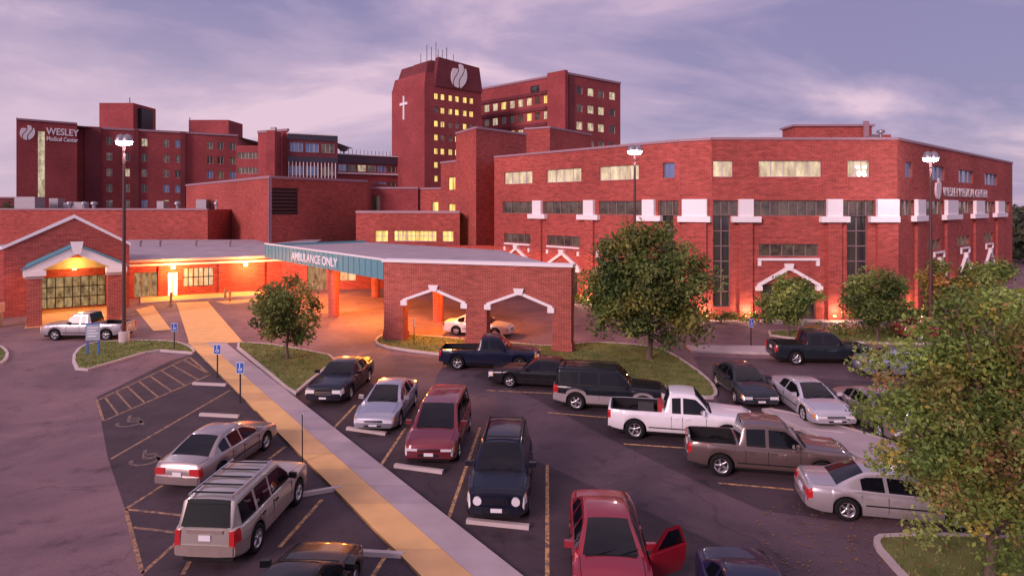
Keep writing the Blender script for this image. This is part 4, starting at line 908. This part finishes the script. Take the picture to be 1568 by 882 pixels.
vehicle('parked_suv','suv',-.3,20.1,S_,(.007,.009,.024),.2,rack=1,jeep=True,mod=dict(L=4.4))
vehicle('parked_car','sedan',2.35,15.85,S_,(.33,.007,.026),.3,opendoor=True)
vehicle('parked_car','sedan',5.0,12.8,S_,(.012,.014,.05),.3)
vehicle('parked_car','sedan',-10.1,22.3,hd(.14,1),(.36,.29,.29),.5)
vehicle('parked_suv','suv',-7.4,18.0,A_,(.46,.42,.38),.45,rack=2,trim=simple('cladding_tan',(.26,.20,.18),.5))
vehicle('parked_car','sedan',-4.6,13.5,A_,(.006,.006,.010),.2)
vehicle('pickup_truck','pickup',-1.2,35.8,hd(1,-.1),(.007,.010,.032),.2)
vehicle('parked_car','bigsedan',1.45,32.2,math.pi+R_,(.008,.008,.012),.2,.95)
vehicle('parked_suv','bigsuv',4.4,28.7,R_,(.008,.010,.016),.2,.96,rack=1,trim=simple('cladding_grey',(.28,.24,.25),.5))
vehicle('pickup_truck','pickup',6.6,25.2,R_,(.84,.82,.86),.0,cargo=True,chromeb=True)
vehicle('pickup_truck','crewpickup',8.65,21.8,R_,(.15,.10,.095),.4)
vehicle('parked_car','coupe',11.15,18.8,R_,(.54,.49,.52),.5)
vehicle('parked_car','sedan',11.0,30.5,hd(-.02,-1),(.02,.026,.042),.3)
vehicle('parked_car','coupe',13.0,28.1,hd(0,-1),(.56,.55,.62),.4)
vehicle('parked_car','sedan',15.05,26.2,hd(0,-1),(.27,.22,.22),.4)
vehicle('pickup_truck','crewpickup',17.7,36.9,hd(1,-.05),(.012,.018,.026),.2,1.05)
vehicle('parked_car','sedan',20.9,34.0,hd(1,-.1),(.30,.34,.48),.4)
vehicle('parked_car','sedan',-2.3,44.8,hd(1,-.28),(.8,.78,.76),.0)
vehicle('parked_car','sedan',28.5,43.4,hd(1,0),(.35,.04,.05),.2)
vehicle('parked_car','sedan',42,52,hd(1,-.4),(.3,.3,.35),.2)

# ------------------------------------------------------------ trees
def leafmat():
    m,nt,b=newmat('foliage'); L=nt.links.new; at=N(nt,'ShaderNodeAttribute',attribute_name='Col'); L(at.outputs['Color'],b.inputs['Base Color'])
    b.inputs['Roughness'].default_value=.6; b.inputs['Specular IOR Level'].default_value=.25
    tr=N(nt,'ShaderNodeBsdfTranslucent'); L(at.outputs['Color'],tr.inputs[0]); ms=N(nt,'ShaderNodeMixShader'); ms.inputs[0].default_value=.3
    L(b.outputs[0],ms.inputs[1]); L(tr.outputs[0],ms.inputs[2]); L(ms.outputs[0],nt.nodes['Material Output'].inputs[0]); return m
LEAF=leafmat(); BARK=simple('bark',(.12,.085,.07),.9,var=.4,scale=9,bump=.4)
def leaves(name,cent,rad,per,size,cols,rs,parent,origin,sq=(1,1,.8),gain=1.7):
    n=sum(per); C=np.repeat(np.array(cent),per,axis=0); Rr=np.repeat(np.array(rad),per)
    v=rs.normal(size=(n,3)); v/=np.linalg.norm(v,axis=1)[:,None]; rr=rs.uniform(0,1,n)**.45*rs.choice([1,1,1,1.25],n)
    c=C+v*(rr*Rr)[:,None]*np.array(sq)
    nn_=v*.6+rs.normal(size=(n,3))*.8; nn_[:,2]+=.4; nn_/=np.linalg.norm(nn_,axis=1)[:,None]
    t=np.cross(nn_,rs.normal(size=(n,3))); t/=np.linalg.norm(t,axis=1)[:,None]; bt=np.cross(nn_,t)
    s=size*rs.uniform(.6,1.35,n)[:,None]
    V=np.stack([c-t*s*.62,c+bt*s*.34-nn_*s*.06,c+t*s*.62-nn_*s*.12,c-bt*s*.34-nn_*s*.06],1).reshape(-1,3)
    me=bpy.data.meshes.new(name); me.vertices.add(4*n); me.vertices.foreach_set('co',V.ravel()); me.loops.add(4*n); me.loops.foreach_set('vertex_index',np.arange(4*n)); me.polygons.add(n)
    me.polygons.foreach_set('loop_start',np.arange(0,4*n,4)); 
    me.update(calc_edges=True); me.validate()
    cl_=np.array(cols)[rs.randint(0,len(cols),len(cent))]*rs.uniform(.6,1.35,(len(cent),1))*gain; cc=np.repeat(cl_,per,axis=0)*rs.uniform(.65,1.4,(n,1))
    pick=rs.uniform(0,1,n)<.12; alt=np.array(cols)[rs.randint(0,len(cols),n)]; cc[pick]=alt[pick]*1.2*gain
    cc=np.concatenate([cc,np.ones((n,1))],1); ca_=me.color_attributes.new('Col','FLOAT_COLOR','POINT'); ca_.data.foreach_set('color',np.repeat(cc,4,axis=0).ravel().astype(np.float32))
    me.materials.append(LEAF); o=bpy.data.objects.new(name,me); sc.collection.objects.link(o)
    if parent: o.parent=parent
    return o
def limb(b,p,q,r0,r1,seg=7,n=5,bend=.12,rs=None):
    p=np.array(p);q=np.array(q); L_=np.linalg.norm(q-p); off=rs.normal(size=3)*bend*L_*.4; rows=[]
    ax=(q-p)/L_; u=np.cross(ax,[.3,.9,.1]); u/=np.linalg.norm(u); v=np.cross(ax,u)
    for i in range(n+1):
        t=i/n; c=p+(q-p)*t+off*math.sin(t*math.pi); r_=r0+(r1-r0)*t
        rows.append([tuple(c+r_*(math.cos(2*math.pi*k/seg)*u+math.sin(2*math.pi*k/seg)*v)) for k in range(seg)])
    b.grid('limbs',BARK,rows,True); b.smooth.add(('limbs',BARK.name))
def tree(name,x,y,h,cz,rx,rz,ncl,nleaf,size,cols,tr,seed,clr=.3,z0=.1,hollow=.55,gain=1.7):
    rs=np.random.RandomState(seed); b=Build(name,(x,y,z0),0,True)
    fork=max(.8,cz-rz*.75); top=(rs.uniform(-.2,.2),rs.uniform(-.2,.2),cz+rz*.5)
    limb(b,(0,0,-.1),(0,0,.25),tr*1.5,tr,8,2,0,rs); limb(b,(0,0,.25),(0.05,0,fork),tr,tr*.8,9,4,.05,rs); limb(b,(0.05,0,fork),top,tr*.8,tr*.2,8,6,.08,rs)
    cent=[];rad=[]
    for i in range(ncl):
        v=rs.normal(size=3); v/=np.linalg.norm(v); k=hollow+(1-hollow)*rs.uniform()**.6; k*=rs.uniform(.82,1.14)
        wz=1-.25*max(0,v[2])
        c=(v[0]*rx*k*wz*.86,v[1]*rx*k*wz*.86,cz+v[2]*rz*k*.9); cent.append(c); rad.append(rx*clr*rs.uniform(.45,1.25))
    for i in range(ncl//3): cent.append((rs.normal()*rx*.3,rs.normal()*rx*.3,cz+rs.normal()*rz*.35)); rad.append(rx*clr*1.2)
    for i,c in enumerate(cent[:ncl]):
        if i%2==0:
            t=rs.uniform(.0,.8); s=(0.05+(top[0]-.05)*t,top[1]*t,fork+(top[2]-fork)*t)
            if c[2]<s[2]: s=(0.05,0,max(fork,c[2]-.3*rx))
            limb(b,s,c,tr*.35*(1-t*.5),tr*.07,6,4,.15,rs)
    per=(np.array(rad)**2.2); per=np.maximum(20,(per/per.sum()*nleaf)).astype(int).tolist()
    b.finish(); leaves('leaves',cent,rad,per,size,cols,rs,b.empty,None,gain=gain)
GREEN=[(.055,.085,.02),(.075,.10,.025),(.04,.065,.02),(.10,.12,.035)]
AUT=[(.09,.11,.03),(.13,.13,.03),(.16,.12,.03),(.20,.11,.035),(.07,.09,.025),(.11,.13,.04)]
LG=[(.11,.15,.035),(.14,.17,.05),(.08,.12,.03)]
q=G(440,552); tree('deciduous_tree',q[0],q[1],5.8,2.95,2.15,2.2,34,6500,.17,AUT[:3]+GREEN,.09,11)
q=G(994,552); tree('deciduous_tree',q[0],q[1],7.9,4.2,4.0,3.6,95,24000,.2,GREEN+[(.12,.12,.03)],.16,5,clr=.22)
q=G(1207,517); tree('deciduous_tree',q[0],q[1],4.4,2.6,2.1,1.65,26,5000,.2,LG,.07,8)
q=G(1343,526); tree('deciduous_tree',q[0],q[1],4.8,2.9,2.6,1.85,30,6000,.2,LG+GREEN,.08,9)
q=(31.5,46.5); tree('deciduous_tree',q[0],q[1],5.1,3.1,2.3,1.9,28,4000,.22,AUT,.08,10)
tree('deciduous_tree',37,50,5.1,3.0,2.5,2.0,28,4000,.22,LG,.08,21)
q=G(1515,905); tree('deciduous_tree',q[0],q[1],7.6,3.85,2.9,3.4,130,46000,.10,LG+LG+GREEN[1:2]+[(.16,.14,.03),(.14,.135,.035),(.19,.12,.05)],.13,14,clr=.18,hollow=.45,gain=1.9)
tree('deciduous_tree',15.2,18.5,7,4.2,2.6,3.0,60,12000,.14,LG+AUT[:2],.13,31,clr=.24,gain=1.9)
def hedge(pts,w_,h_,seed,cols=GREEN,nper=60):
    rs=np.random.RandomState(seed); cent=[];rad=[]
    for (a,c) in zip(pts[:-1],pts[1:]):
        l_=math.hypot(c[0]-a[0],c[1]-a[1]); k=int(l_/.55)
        for i in range(k): t=i/k; cent.append((a[0]+(c[0]-a[0])*t+rs.uniform(-.2,.2),a[1]+(c[1]-a[1])*t+rs.uniform(-.3,.3),h_*rs.uniform(.4,.62))); rad.append(w_*rs.uniform(.7,1.2))
    o=leaves('shrub_row',cent,rad,[nper]*len(cent),.2,cols,rs,None,None)
hedge([(0.5,64.5),(13.2,50.2),(15.6,48.7),(20,48.6)],.55,1.0,3); hedge([(25.5,48.6),(30.5,48.6),(40,57)],.6,1.1,4)
hedge([G(1240,515),G(1400,517),G(1500,520)],.6,1.0,6,AUT); hedge([(-47,48.5),(-42.5,49.3)],.5,.9,7)
def treeline(pts,seed,hh):
    rs=np.random.RandomState(seed); cent=[];rad=[]
    for (x0,y0,x1,y1,n) in pts:
        for i in range(n): 
            t=rs.uniform(); r_=rs.uniform(2,4.5); cent.append((x0+(x1-x0)*t+rs.normal()*4,y0+(y1-y0)*t+rs.normal()*6,rs.uniform(.3,1)*hh)); rad.append(r_)
    leaves('distant_tree_line',cent,rad,[70]*len(cent),1.3,[(.05,.06,.035),(.07,.07,.04),(.04,.05,.035)],rs,None,None)
treeline([(75,100,200,260,120),(200,260,420,320,120)],1,6.5); treeline([(-420,330,-180,240,150)],2,8)
db=Build('distant_building',(-190,260,0)); db.box('block',BRD,-215,-196,255,275,0,12); db.box('block_roof',COPE,-215.4,-195.6,254.6,275.4,12,12.5); db.box('block_low',WHITE,-196,-186,258,270,0,9)
for k in range(6): db.box('windows',GD,-214+k*3,-212.4+k*3,254.9,254.99,6,8)
db.finish()
